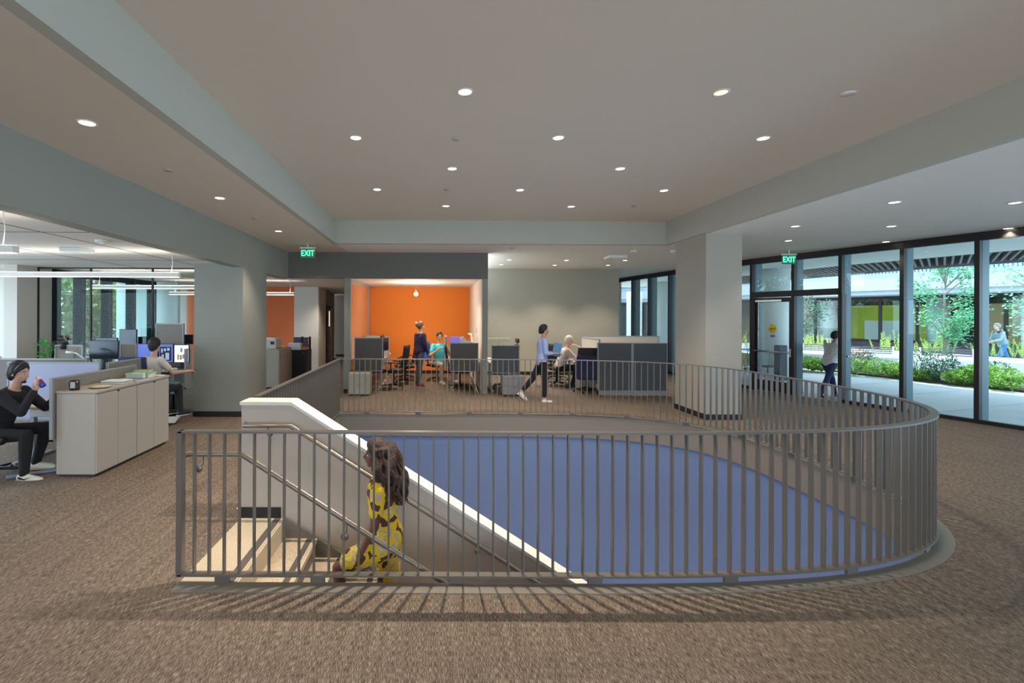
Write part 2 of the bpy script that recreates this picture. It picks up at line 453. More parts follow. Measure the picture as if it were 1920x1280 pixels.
# ------------------------------------------------------------------ ceilings and beams
T = .12
sbox('ceiling_tray', m_ceil, XL-.02, XR+.02, -5.2, 10.32, ZU, ZU+T)
def soffit(name, m, poly, z): return struct(name, MB().prism(poly, z, z+T), m)
soffit('ceiling_soffit_left', m_ceil, [(XW-.1, -5.2), (XL-.10, -5.2), (XL-.10, 10.42), (XL, 10.42), (XL, 11.8), (XW-.1, 11.8)], ZS)
soffit('ceiling_soffit_back', m_ceilw, [(XL, 10.42), (XR, 10.42), (XR, 15.65), (1.25, 15.65), (1.25, 11.8), (XL, 11.8)], ZS)
soffit('ceiling_soffit_right', m_ceilw, [(XR+.10, -5.2), (gX(-5.2)+.05, -5.2), (gX(8)+.05, 8), (gX(13.02)+.05, 13.02), (7.98, 15.85), (gX(19.6)+.05, 19.6), (XR, 19.6), (XR, 10.42), (XR+.10, 10.42)], ZS)
soffit('ceiling_alcove', m_ceilw, [(1.25, 15.65), (XR, 15.65), (XR, 19.6), (1.25, 19.6)], ZS)
struct('trim_2', MB().box(XL-.10, XL, -5.2, 10.3, ZS, ZU-.001), m_beam)
struct('trim_3', MB().box(XL-.10, XR+.10, 10.3, 10.42, ZS, ZU), m_beam)
struct('trim_4', MB().box(XR, XR+.10, -5.2, 10.3, ZS, ZU), m_beam)
sbox('ceiling_office', m_ceilw, -9.3, XW-.12, -5.2, 24, ZO, ZO+.1)
sbox('ceiling_room', m_ceilw, XW-.12, 1.33, 11.9, 24, 2.83, 2.93)
# header over the office opening and header over the orange room
sbox('wall_header_left', m_wallgrey, XW-.22, XW, -5.2, 11.75, 2.77, ZS)
sbox('wall_header_back', m_walldark, XW-.0, 1.33, 11.75, 11.9, 2.79, ZS)

# columns
def column(name, m, x0, x1, y0, y1, z1):
    c = sbox(name, m, x0, x1, y0, y1, 0, z1)
    MB().box(x0-.01, x1+.01, y0-.01, y1+.01, 0, .10).build('skirting', m_base, c); return c
pl_ = column('wall_pier_left', m_wallgrey, -4.42, XW, 8.95, 10.22, 2.77)
MB().box(-4.42, XW-.22, 8.95, 10.22, 2.77, 2.83).build('pier_head', m_wallgrey, pl_)
column('wall_pier_right', m_column, 5.0, 5.66, 8.87, 9.98, ZS)

# back walls
sbox('wall_orange', m_orange2, -8.15, -4.59, 16.0, 16.1, 0, 2.83)
sbox('wall_orange_room', m_orange, -2.3, 1.2, 15.9, 16.0, 0, 2.83)
sbox('baseboard_back', m_base, -2.05, 1.2, 15.88, 15.9, 0, .1)
sbox('wall_beige', m_wallbeige, -9.3, -8.15, 16.0, 16.1, 0, 2.83)
sbox('wall_pale', m_wallwhite, -4.59, -3.79, 15.98, 16.1, 0, 2.83)
sbox('wall_room_right', m_wallwhite, 1.2, 1.33, 11.9, 16.0, 0, 2.83)
jr = sbox('wall_jamb_right', m_wallgrey, 1.2, 1.33, 11.75, 11.9, 0, 2.79)
sbox('wall_post', m_wallgrey, -2.16, -2.01, 11.75, 11.9, 0, 2.79)
sbox('baseboard_post', m_base, -2.17, -2.0, 11.74, 11.75, 0, .1)
wr = struct('wall_sage_back', MB().box(1.33, 5.99, 15.6, 15.7, 0, ZS), m_wallsage)
sbox('baseboard_right', m_base, 1.33, 5.99, 15.58, 15.6, 0, .11)
sbox('wall_sage_end', m_wallbeige, 5.93, 5.99, 15.7, 19.4, 0, ZS)
sbox('wall_alcove', m_wallsage, 5.99, 7.6, 19.55, 19.65, 0, ZS)
# glass side partition of the orange room: orange wall's reflection put into its colour
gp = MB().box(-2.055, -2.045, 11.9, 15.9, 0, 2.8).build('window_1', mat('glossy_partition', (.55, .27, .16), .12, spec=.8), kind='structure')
MB().box(-2.07, -2.03, 11.9, 15.9, 2.76, 2.83).build('frame', m_pframe, gp)
MB().box(-2.07, -2.02, 15.2, 15.26, 0, 2.8).build('frame', m_pframe, gp)
MB().box(-2.07, -2.03, 11.9, 15.9, 0, .12).build('frame', m_pframe, gp)
# corridor behind
sbox('wall_corridor_side', m_wallbeige, -3.91, -3.79, 16.1, 17.1, 0, 2.83)
m_cor = mat('wall_corridor', (.36, .31, .26), .85)
cw = struct('wall_corridor', MB().prism([(-3.79, 17.1), (-4.43, 21.7), (-4.6, 21.7), (-3.95, 17.1)], 0, 2.83), m_cor)
sbox('wall_corridor_end', m_cor, -4.6, -1.9, 22.4, 22.5, 0, 2.83)
sbox('baseboard_corridor', m_base, -4.5, -2.0, 22.38, 22.4, 0, .1)
sbox('wall_corridor_right', m_cor, -2.3, -2.2, 16.0, 22.4, 0, 2.83)
dv = Vector((-.64, 4.6, 0)).normalized()
MD = Matrix.Translation((-3.775, 17.25, 0)) @ Matrix.Rotation(math.atan2(dv.y, dv.x), 4, 'Z')
d1 = MB().box(0, 1.0, -.05, -.005, 0, 2.15, MD).build('door_1', mat('door_brown', (.16, .09, .055), .5), kind='structure')
MB().box(-.08, 0, -.06, -.0, 0, 2.25, MD).build('door_frame', m_frame, d1)
MB().box(1.0, 1.1, -.06, -.0, 0, 2.25, MD).build('door_frame', m_pframe, d1)
MB().box(-.08, 1.1, -.06, -.0, 2.15, 2.25, MD).build('door_frame', m_frame, d1)
MB().box(.12, .32, -.065, -.05, 1.5, 2.05, MD).build('door_pane', mat('door_light', (.9, .8, .6), .4, emit=(1, .85, .6), es=1.2), d1)  # glow put into the pane; no lamp stands behind it
MB().tube([MD @ Vector((.88, -.05, 1.0)), MD @ Vector((.88, -.11, 1.0)), MD @ Vector((.78, -.11, 1.0))], .012, 8).build('door_handle', m_chrome, d1)

# walls behind and beside the camera
bwin = sbox('wall_back_low', m_wallwhite, -9.3, 14.5, -5.3, -5.2, 0, .5)
sbox('wall_back_high', m_wallwhite, -9.3, 14.5, -5.3, -5.2, 2.7, 4.03)
sbox('wall_back_left', m_wallwhite, -9.3, -4.2, -5.3, -5.2, .5, 2.7)
sbox('wall_back_right', m_wallwhite, 7.2, 14.5, -5.3, -5.2, .5, 2.7)
sbox('wall_left_far', m_wallwhite, -9.4, -9.3, -5.2, 1.0, 0, ZO)

# left office: exterior window wall (four windows between deep teal mullions)
sbox('wall_office_end', m_wallbeige, -8.25, -8.0, 9.3, 10.05, 0, ZO)
sbox('wall_office_return', m_wallbeige, -9.3, -8.0, 10.05, 10.15, 0, ZO)
sbox('wall_office_corner', mat('wall_pale_cyan', (.62, .80, .80), .8), -9.3, -7.5, 14.2, 14.35, 0, ZO)
ys = [10.15, 10.98, 11.9, 12.85, 13.8, 14.2]
for i in range(4):
    a, b = ys[i], ys[i+1]
    wn = struct('window_%d' % (i+2), MB().box(-8.02, -8.0, a, b, .02, ZO-.02), m_glass3)
    MB().box(-8.1, -7.96, a, b, ZO-.12, ZO).build('frame', m_finl, wn)
    MB().box(-8.1, -7.96, a, b, 0, .12).build('frame', m_finl, wn)
    MB().box(-8.14, -7.92, b-.05, b+.05, 0, ZO-.0).build('mullion', m_finl, wn)
    MB().box(-7.925, -7.90, b-.06, b-.02, 0, ZO-.0).build('mullion', m_frame, wn)
MB().box(-8.14, -7.92, 10.15, 10.3, 0, ZO).build('mullion', m_finl, wn)
# glass partition across the office with thin black mullions
pt = struct('window_6', MB().box(-8.0, -4.42, 9.79, 9.80, 0, ZO), m_glass4)
for x in (-8.0, -6.93, -5.68): MB().box(x-.014, x+.014, 9.775, 9.815, 0, ZO).build('mullion', m_frame, pt)
MB().box(-8.0, -4.42, 9.775, 9.815, ZO-.025, ZO).build('frame', m_frame, pt)
# grid line of the office ceiling
gl = MB()
for y in (3.2, 5.6, 8.4): gl.box(-9.3, XW-.22, y, y+.012, ZO-.003, ZO+.001)
for x in (-6.0, -4.55): gl.box(x, x+.012, -5, 16, ZO-.003, ZO+.001)
struct('trim_5', gl, m_seam)

# ------------------------------------------------------------------ right glass wall
ym = [6.6, 7.65, 8.68, 9.71, 10.76, 11.73, 12.74, 13.6]
yl = [13.6, 14.9, 16.1, 17.27, 18.35, 19.45]
def seg(Y0, Y1): return Vector((gX(Y0), Y0, 0)), Vector((gX(Y1), Y1, 0))
WT = 3.36
def frameM(Y0, Y1):
    a, b = seg(Y0, Y1); d = b-a; L_ = d.length; ang = math.atan2(d.y, d.x)
    return Matrix.Translation(a) @ Matrix.Rotation(ang, 4, 'Z'), L_      # local x along wall, -y = outwards
wi = 7
def mull(M, x, w_, par, z0=0, z1=WT):
    MB().box(x-w_/2, x+w_/2, -.03, .07, z0, z1, M).build('mullion', m_frame, par)
    MB().box(x-.022, x+.022, -.26, -.03, z0, z1, M).build('fin', m_fin, par)
def bay(Y0, Y1, door=False):
    global wi
    M, L_ = frameM(Y0, Y1)
    z0 = 2.52 if door else .0
    g = MB().box(0, L_, -.012, 0, z0, WT, M).build('window_%d' % wi, m_glass, kind='structure'); wi += 1
    MB().box(0, L_, -.04, .06, WT-.09, ZS, M).build('frame', m_frame, g)
    if not door: MB().box(0, L_, -.04, .06, 0, .07, M).build('frame', m_frame, g)
    mull(M, 0, .07, g, z0=0)
    return M, L_, g
for i in range(-11, 0): pass
for a, b in zip([-5.2, -3, -1, 1, 2.2, 3.3, 4.4, 5.5], [-3, -1, 1, 2.2, 3.3, 4.4, 5.5, 6.6]): bay(a, b)
for a, b in zip(ym[:-1], ym[1:]):
    bay(a, b, door=10.5 < a < 12)
for a, b in zip(yl[:-1], yl[1:]): bay(a, b)
# double door
M, L_ = frameM(10.76, 12.74)
d2 = MB().box(0, L_, -.06, .08, 2.40, 2.54, M).build('door_2', m_frame, kind='structure')
MB().box(-.05, .03, -.06, .08, 0, 2.42, M).build('door_jamb', m_frame, d2)
MB().box(L_-.10, L_+.0, -.06, .08, 0, 2.42, M).build('door_jamb', m_frame, d2)
MB().box(0, L_, -.06, .08, 0, .012, M).build('threshold', m_trim, d2)
# closed leaf (far half)
def leaf(Ml, name):
    Wd = L_/2-.06
    fr = MB()
    fr.box(0, .09, -.03, .03, .02, 2.38, Ml).box(Wd-.09, Wd, -.03, .03, .02, 2.38, Ml).box(.09, Wd-.09, -.03, .03, .02, .28, Ml).box(.09, Wd-.09, -.03, .03, 2.27, 2.38, Ml)
    f = fr.build(name, m_frame, d2)
    MB().box(.09, Wd-.09, -.004, .004, .28, 2.27, Ml).build('pane', m_glass, f)
    return f, Wd
Mc = M @ Matrix.Translation((L_/2, 0, 0))
lf, Wd = leaf(Mc, 'door_leaf')
MB().tube([Mc @ Vector((.02, .08, 1.02)), Mc @ Vector((Wd-.02, .08, 1.02))], .022, 8).build('push_bar', m_chrome, lf)
MB().box(.0, .05, .03, .09, .92, 1.12, Mc).build('latch', m_chrome, lf)
MB().box(.25, Wd-.05, .03, .07, 2.28, 2.33, Mc).build('closer', m_chrome, lf)
st_ = Mc @ Matrix.Translation((Wd*.52, .008, 1.60))
MB().lathe([(0, 0), (.11, 0), (.11, .003), (0, .003)], (0, 0, 0), 24, st_, ax='y').build('yellow_sticker', mat('sticker_yellow', (.95, .72, .02), .5), lf)
for zz in (-.012, .012): MB().box(-.075, .075, .004, .005, zz-.007, zz+.007, st_).build('sticker_text', m_seam, lf)
MB().box(-.06, .06, 0, .002, -.22, -.15, st_).build('small_sticker', mat('sticker_violet', (.25, .18, .4), .5), lf)
# open leaf swung outwards, hinged at the near jamb
Mo = M @ Matrix.Translation((.02, -.06, 0)) @ Matrix.Rotation(R(-66), 4, 'Z')
lo, _ = leaf(Mo, 'door_leaf')
MB().tube([Mo @ Vector((.02, -.08, 1.02)), Mo @ Vector((Wd-.02, -.08, 1.02))], .022, 8).build('push_bar', m_chrome, lo)
# outdoor continuation: door mat band inside the door
struct('floor_mat', MB().box(-.3, L_+1.6, .15, .95, .001, .008, M), mat('walkoff_mat', (.12, .095, .075), .95))
# ------------------------------------------------------------------ pixel -> world
F = 907.0
def at(x, y, Y):
    dx, dy = x-812, y-593; a = dx+.0044*dy; b = dy-.0044*dx
    return Vector((a*Y/F, Y, CH-b*Y/F))
def atz(x, y, z):
    dx, dy = x-812, y-593; b = dy-.0044*dx
    return at(x, y, (CH-z)*F/b)

# ------------------------------------------------------------------ ceiling lights
def downlight(lit=True):
    t = empty('downlight', cat='downlight')
    MB().lathe([(.075, 0), (.075, -.006), (.062, -.008), (.056, 0)], n=24).build('trim_ring', m_white, t)
    MB().lathe([(0, -.002), (.057, -.003)], n=24).build('lens', m_lampshade if lit else mat('amber_lens', (.8, .6, .4), .3, emit=(1, .72, .45), es=1.6), t)  # unlit cup: its amber reflection is put in as a weak glow
    return t
dl = downlight()
def spot(p, e=70, ang=100, col=(1, .86, .70)):
    light('SPOT', 'downlight_lamp', (p.x, p.y, p.z-.03), (0, 0, 0), e*2.0, col, spot=ang, blend=.75, soft=.022)
n0 = 0
def put(x, y, z, e, label, group=None, first=[True]):
    p = atz(x, y, z)
    o = place(dl, first[0], p, 0, label, group); first[0] = False
    if e: spot(p, e)
    return p
tray = [(872,172,'largest and nearest tray downlight, above the middle of the well'),(667,258,'left downlight of the second tray row'),(1047,258,'middle downlight of the second tray row'),(1431,259,'right downlight of the second tray row, near the right beam'),
(848,316,'left one of the two third-row tray downlights'),(1163,316,'right one of the two third-row tray downlights'),(707,355,'left downlight of the fourth tray row'),(975,356,'middle downlight of the fourth tray row'),(1245,357,'right downlight of the fourth tray row'),
(836,386,'left one of the two farthest tray downlights by the far beam'),(1071,387,'right one of the two farthest tray downlights by the far beam')]
for i, (x, y, l_) in enumerate(tray): put(x, y, ZU, 300 if i == 0 else (70 if i < 4 else 125), l_, 'downlights in the raised tray ceiling')
for x, y, l_ in [(163,230,'nearest'),(412,371,'middle'),(522,433,'farthest')]: put(x, y, ZS, 62, l_+' recessed downlight in the low ceiling strip beside the left beam', 'downlights in the left ceiling strip')
for x, y, l_ in [(1677,379,'middle one of the nearest row, over the curved railing end'),(1903,380,'nearest row, at the right picture edge'),(1491,424,'straight up from the closed door leaf'),(1671,424,'above the tall pane left of the courtyard tree'),(1890,428,'right edge, close over the window head'),(1478,451,'just above the green sign at the glass doors'),(1661,453,'touching the dark window head over the third mullion')]:
    put(x, y, ZS, 26, 'downlight along the glass wall, '+l_, 'downlights along the glass wall')
for x, y, l_ in [(955,487,'right one of the pair by the dark header'),(940,496,'left one of the pair by the dark header'),(1040,497,'left one of the middle pair'),(1062,488,'right one of the middle pair'),(1172,488,'right one of the pair under the vent'),(1140,497,'left one of the pair under the vent')]: put(x, y, ZS, 85, 'tiny downlight before the sage wall, '+l_, 'downlights by the sage wall')
for p, e in [((0.4,-1.2),85),((2.6,-1.2),85),((-2.75,-.8),60),((-2.75,1.8),60),((7.3,1.2),26),((7.3,4.2),26)]:  # extra unseen spots without fixtures, added outside the view
    z = ZU if -2 < p[0] < 4.9 else ZS
    spot(Vector((p[0], p[1], z)), e)
dn = downlight(False); dn.location = atz(1352, 173, ZU); dn['label'] = 'recessed downlight with an amber unlit cup, right of the brightest tray downlight'
light('SPOT', 'downlight_lamp', (-2.75, 11.25, ZS-.03), (R(8), 0, 0), 60, (1, .86, .70), spot=70, blend=.6, soft=.04)
# round cover plates and sprinkler heads
def disc(name, x, y, z, r, label, cat, m=m_white, h=.012, group=None):
    p = atz(x, y, z)
    o = MB().lathe([(0, 0), (r, 0), (r, -h), (0, -h)], n=20).build(name, m); o.location = p
    tag(o, label, cat, group); return o
disc('smoke_detector', 1590, 175, ZU, .06, 'plain white round cover plate on the tray ceiling at the upper right', 'smoke detector', h=.007)
m_spr = mat('sprinkler_cover', (.50, .46, .40), .6)
for x, y, z, l_ in [(855,260,ZU,'in the tray between the two left second-row downlights'),(838,355,ZU,'in the tray left of the middle fourth-row downlight'),(1188,386,ZU,'in the tray near its far right corner'),(316,318,ZS,'in the left strip between the first two downlights'),(478,408,ZS,'in the left strip between the last two downlights')]:
    disc('sprinkler_cover', x, y, z, .045, 'flat ceiling-coloured sprinkler cover '+l_, 'sprinkler cover', m_spr, group='sprinkler covers')
disc('smoke_detector', 1188, 469, ZS, .07, 'white domed detector under the ceiling above the far grey panels', 'smoke detector', h=.05)
disc('smoke_detector', 1262, 469, ZS, .06, 'white detector under the ceiling close to the right pillar', 'smoke detector', h=.05)
disc('smoke_detector', 1165, 512, ZS, .07, 'small detector above the far corner windows', 'smoke detector', h=.05)
p = atz(1154, 480, ZS); v = MB().bbox(-.22, .22, -.22, .22, -.07, 0, .01).build('ceiling_vent', m_white); v.location = p; tag(v, 'square white vent box hanging under the back ceiling', 'vent')
dt = disc('smoke_detector', 193, 450, ZO, .085, 'white round detector with a lens bump on the office ceiling', 'smoke detector', h=.03)
MB().ball((0, 0, -.035), .03, n=10).build('sensor', m_white, dt)
p = atz(145, 466, ZO); v = MB().bbox(-.16, .16, -.14, .14, -.05, 0, .006).build('access_point', mat('pale_green_white', (.62, .72, .68), .4)); v.location = p; tag(v, 'flat pale box fixed on the office ceiling', 'wireless access point')
disc('ceiling_speaker', 960, 465, ZS, .05, 'dark dot sprinkler near the far beam, above the sage wall', 'sprinkler cover', m_spr)

# exit signs
m_exit = mat('exit_green', (.02, .6, .25), .4, emit=(.05, 1, .42), es=3.2)
m_exitp = mat('exit_panel', (.16, .28, .2), .3)
def exit_sign(loc, rz, label):
    e = empty('exit_sign', loc, rz, label, 'exit sign')
    MB().bbox(-.16, .16, -.006, .006, -.11, .09, .003).build('panel', m_exitp, e)
    MB().bbox(-.17, .17, -.02, .02, .09, .125, .004).build('housing', m_white, e)
    MB().box(-.012, .012, -.012, .012, .125, ZS-loc[2], ).build('stem', m_white, e)
    text_mesh('lettering', 'EXIT', .19, m_exit, e, Matrix.Translation((0, -.010, -.012)) @ Matrix.Diagonal((.74, 1, .95, 1)) @ Matrix.Rotation(PI/2, 4, 'X'))
    return e
exit_sign(at(577, 474, 10.5), 0, 'green lit exit sign hanging in front of the dark header')
exit_sign((8.05, 10.95, 3.2), R(0), 'green lit exit sign hanging before the glass entrance doors')

# long pendant lights of the office
def pendant(x0, x1, Y, z, label):
    t = empty('pendant_light', (x1, Y, z), label=label, cat='pendant light', group=None)
    L_ = x1-x0
    MB().box(-L_, 0, -.035, .035, -.02, .045).build('housing', m_white, t)
    MB().box(-L_+.01, -.01, -.03, .03, -.024, -.02).build('diffuser', m_linear, t)
    MB().box(-L_+.01, -.01, -.028, .028, .045, .047).build('uplight', mat('uplight_glow', (1, 1, 1), .5, emit=(1, .92, .82), es=14), t)
    for k in (-.12, -L_+.15):
        MB().tube([(k, 0, .045), (k+.02, 0, .2), (k, 0, ZO-z)], .004, 6).build('hanger_cable', m_white, t)
        MB().lathe([(0, 0), (.06, 0), (.06, -.015), (0, -.015)], (k, 0, ZO-z), 16).build('canopy', m_white, t)
pendant(-7.6, -3.84, 4.45, 2.46, 'white box pendant light nearest to the camera, its end at the left edge')
pendant(-9.0, -3.78, 7.2, 2.46, 'long white linear pendant light, second from the camera over the office')
pendant(-7.27, -3.9, 10.3, 2.46, 'linear pendant light hanging just behind the office glass partition')
pendant(-7.2, -3.79, 13.2, 2.46, 'farthest linear pendant light, in front of the orange wall')
# bulb pendant of the orange room
t = empty('pendant_lamp', at(780, 551, 13.6), label='glowing bulb pendant hanging in the orange room', cat='pendant lamp')
MB().ball((0, 0, 0), .055, n=14).build('bulb', mat('bulb_glow', (1, 1, 1), .5, emit=(1, .9, .7), es=40), t)
MB().lathe([(.02, .05), (.03, .09), (.008, .12)], n=12).build('socket', m_chrome, t)
MB().tube([(0, 0, .12), (0, 0, ZO-t.location.z)], .004, 6).build('cord', m_white, t)
light('POINT', 'pendant_lamp_light', tuple(t.location-Vector((0, 0, .12))), (0, 0, 0), 60, (1, .85, .66), soft=.06)
for x, y in ((-.9, 12.6), (.4, 12.6), (-.4, 14.4)): light('SPOT', 'room_lamp', (x, y, 2.8), (0, 0, 0), 85, (1, .86, .7), spot=120, blend=.8, soft=.06)  # spots without fixtures, turned up to brighten the orange room floor
light('SPOT', 'corridor_lamp', (-3.2, 15.4, 2.8), (0, 0, 0), 110, (1, .86, .7), spot=120, blend=.8, soft=.06)  # corridor spots added without fixtures to brighten its dark walls
light('SPOT', 'corridor_lamp', (-3.4, 18.8, 2.8), (0, 0, 0), 60, (1, .86, .7), spot=110, blend=.8, soft=.06)

# ------------------------------------------------------------------ furniture kinds
def task_chair(label, back=m_mesh, seat=m_black, arms=True, headrest=False, seat_z=.48, tall=.55):
    """faces +x"""
    t = empty('office_chair', label=label, cat='office chair')
    for k in range(5):
        a = 2*PI*k/5+.3
        sp = MB().tube([(.03*math.cos(a), .03*math.sin(a), .105), (.30*math.cos(a), .30*math.sin(a), .075)], [.022, .014], 6).build('base_spoke', m_black, t)
        MB().lathe([(0, -.011), (.028, -.011), (.028, .011), (0, .011)], (.31*math.cos(a), .31*math.sin(a), .03), 12, ax='x').build('castor', m_black, t)
    MB().tube([(0, 0, .08), (0, 0, seat_z-.05)], [.03, .022], 10).build('gas_column', m_black, t)
    MB().bbox(-.13, .12, -.10, .10, seat_z-.075, seat_z-.035, .01).build('tilt_mechanism', m_black, t)
    sm = MB().bbox(-.24, .25, -.245, .245, seat_z-.04, seat_z+.03, .03); sm.build('seat', seat, t)
    b0 = seat_z+.10; pr = []
    bk = MB(); n = 6; vs_ = []; fs_ = []
    for i in range(n+1):
        z = b0+tall*i/n; xx = -.25-.10*(i/n)-.02*math.sin(PI*i/n); wd = .21+.03*math.sin(PI*(i/n)*.9)
        for s_, o in ((-1, 0), (0, -.035), (1, 0)): vs_.append((xx+o, s_*wd, z))
        for s_, o in ((1, -.03), (0, -.06), (-1, -.03)): vs_.append((xx+o, s_*wd, z))
    for i in range(n):
        for k in range(6): fs_.append((i*6+k, i*6+(k+1) % 6, (i+1)*6+(k+1) % 6, (i+1)*6+k))
    fs_ += [(0, 1, 2, 3, 4, 5), tuple(n*6+k for k in range(6))]
    bk.add(vs_, fs_, True).build('backrest', back, t)
    MB().tube([(-.08, 0, seat_z-.05), (-.28, 0, seat_z), (-.335, 0, seat_z+.25)], [.02, .022, .015], 8).build('back_support', m_black, t)
    if arms:
        for s_ in (-1, 1):
            a_ = MB().tube([(-.03, s_*.27, seat_z-.03), (-.03, s_*.30, seat_z+.19)], .016, 8).build('arm_post', m_black, t)
            MB().bbox(-.15, .12, s_*.30-.035, s_*.30+.035, seat_z+.19, seat_z+.22, .01).build('armrest', m_black, t)
    if headrest:
        MB().tube([(-.36, 0, seat_z+.62), (-.38, 0, seat_z+.74)], .014, 8).build('headrest_stem', m_black, t)
        MB().bbox(-.40, -.34, -.13, .13, seat_z+.70, seat_z+.82, .025).build('headrest', m_black, t)
    return t

def panel(name, x0, x1, y0, y1, z0, z1, fab, label, cat='partition panel', frame=m_pframe, group=None, mids=(), kick=0):
    """upright cubicle panel: fabric faces in a metal frame"""
    cx, cyy = (x0+x1)/2, (y0+y1)/2
    t = empty(name, (cx, cyy, 0), label=label, cat=cat, group=group)
    a, b, c, d = x0-cx, x1-cx, y0-cyy, y1-cyy; alongx = (x1-x0) > (y1-y0); e = .02
    fr = MB(); fr.box(a, b, c, d, z1-e, z1)
    if alongx: fr.box(a, a+e, c, d, z0, z1-e).box(b-e, b, c, d, z0, z1-e)
    else: fr.box(a, b, c, c+e, z0, z1-e).box(a, b, d-e, d, z0, z1-e)
    fr.box(a, b, c, d, z0, z0+max(e, kick))
    for m_ in mids: fr.box(m_-cx-.03, m_-cx+.03, c-.002, d, z0, z1-e)
    fr.build('frame', frame, t)
    f = MB()
    if alongx: f.bbox(a+e, b-e, c+.006, d-.006, z0+max(e, kick), z1-e, .003)
    else: f.bbox(a+.006, b-.006, c+e, d-e, z0+max(e, kick), z1-e, .003)
    f.build('fabric', fab, t)
    return t

def desk(x0, x1, y0, y1, z, label, m=m_desk, legs=True):
    t = empty('desk', ((x0+x1)/2, (y0+y1)/2, 0), label=label, cat='desk')
    a, b, c, d = (x0-x1)/2, (x1-x0)/2, (y0-y1)/2, (y1-y0)/2
    MB().bbox(a, b, c, d, z-.03, z, .004).build('worktop', m, t)
    if legs:
        for sx in (a+.06, b-.10):
            MB().box(sx, sx+.05, -.03, .03, .02, z-.03).build('leg', m_pframe, t)
            MB().box(sx-.005, sx+.055, c+.06, d-.06, 0, .025).build('foot', m_pframe, t)
        MB().box(a+.06, b-.06, -.02, .02, z-.09, z-.03).build('crossbar', m_black, t)
    return t

def pedestal(x, y, wx, wy, h, label, m=m_cab, face='-y', n=2, z0=.03):
    t = empty('drawer_pedestal', (x, y, 0), label=label, cat='drawer pedestal')
    MB().bbox(-wx/2, wx/2, -wy/2, wy/2, z0, h, .004).build('body', m, t)
    MB().box(-wx/2+.02, wx/2-.02, -wy/2+.02, wy/2-.02, .002, z0).build('plinth', m_black, t)
    for k in range(n):
        a, b = z0+.01+(h-z0-.02)*k/n, z0+.01+(h-z0-.02)*(k+1)/n-.008
        if face == '-y': q = MB().bbox(-wx/2+.01, wx/2-.01, -wy/2-.014, -wy/2-.0005, a, b, .003).build('drawer', m, t); MB().bbox(-.05, .05, -wy/2-.024, -wy/2-.014, b-.03, b-.02, .002).build('handle', m_chrome, q)
        else: q = MB().bbox(wx/2+.0005, wx/2+.014, -wy/2+.01, wy/2-.01, a, b, .003).build('drawer', m, t); MB().bbox(wx/2+.014, wx/2+.024, -.05, .05, b-.03, b-.02, .002).build('handle', m_chrome, q)
    return t

def monitor(x, y, z, w_, h_, rz, label, screen=None, zt=None, back=False):
    """screen faces -y in local frame; z is the centre of the screen, zt the table under it"""
    t = empty('monitor', (x, y, 0), rz, label, 'monitor')
    MB().bbox(-w_/2, w_/2, -.012, .02, z-h_/2, z+h_/2, .006).build('casing', m_black, t)
    MB().box(-w_/2+.01, w_/2-.01, -.0145, -.012, z-h_/2+.015, z+h_/2-.01).build('screen', screen or m_screen_off, t)
    if zt is not None:
        MB().box(-.03, .03, .02, .05, zt+.01, z).build('stand', m_black, t)
        MB().bbox(-.12, .12, -.06, .12, zt, zt+.012, .004).build('foot', m_black, t)
    return t

def desk_lamp(loc, rz, label, m=m_white, s=1.0):
    t = empty('desk_lamp', loc, rz, label, 'desk lamp')
    MB().lathe([(0, 0), (.08*s, 0), (.08*s, .015), (0, .02)], n=16).build('base', m, t)
    MB().tube([(0, 0, .015), (.02*s, 0, .1*s), (.22*s, 0, .33*s)], .011*s, 8).build('lower_arm', m, t)
    MB().tube([(.22*s, 0, .33*s), (.36*s, 0, .38*s)], .010*s, 8).build('upper_arm', m, t)
    MB().bbox(.34*s, .50*s, -.03*s, .03*s, .365*s, .385*s, .008).build('lamp_head', m, t)
    return t

# ------------------------------------------------------------------ left office
# cream storage cabinets with two doors each
for i in range(2):
    y0 = 5.58+.765*i; y1 = y0+.757
    t = empty('storage_cabinet', (-4.105, (y0+y1)/2, 0), cat='cabinet', label='cream two-door storage cabinet nearer the camera, mug and plate on its end' if i == 0 else 'cream two-door storage cabinet behind the first one, folders stacked on top')
    a = (y1-y0)/2
    MB().bbox(-.235, .212, -a, a, .03, .965, .004).build('body', m_cab, t)
    MB().box(-.2, .19, -a+.02, a-.02, .002, .03).build('plinth', m_seam, t)
    for s_ in (-1, 1):
        c0, c1 = (-a+.003, -.0035) if s_ < 0 else (.0035, a-.003)
        d_ = MB().bbox(.213, .232, c0, c1, .04, .955, .003).build('door', m_cab, t)
    MB().bbox(.232, .238, -.02, .02, .935, .955, .002).build('latch', m_black, t)
tp = MB().bbox(-4.35, -3.865, 5.57, 7.11, .967, .992, .004).build('worktop', m_cabtop); tag(tp, 'long beige top lying over the two cream storage cabinets', 'countertop')

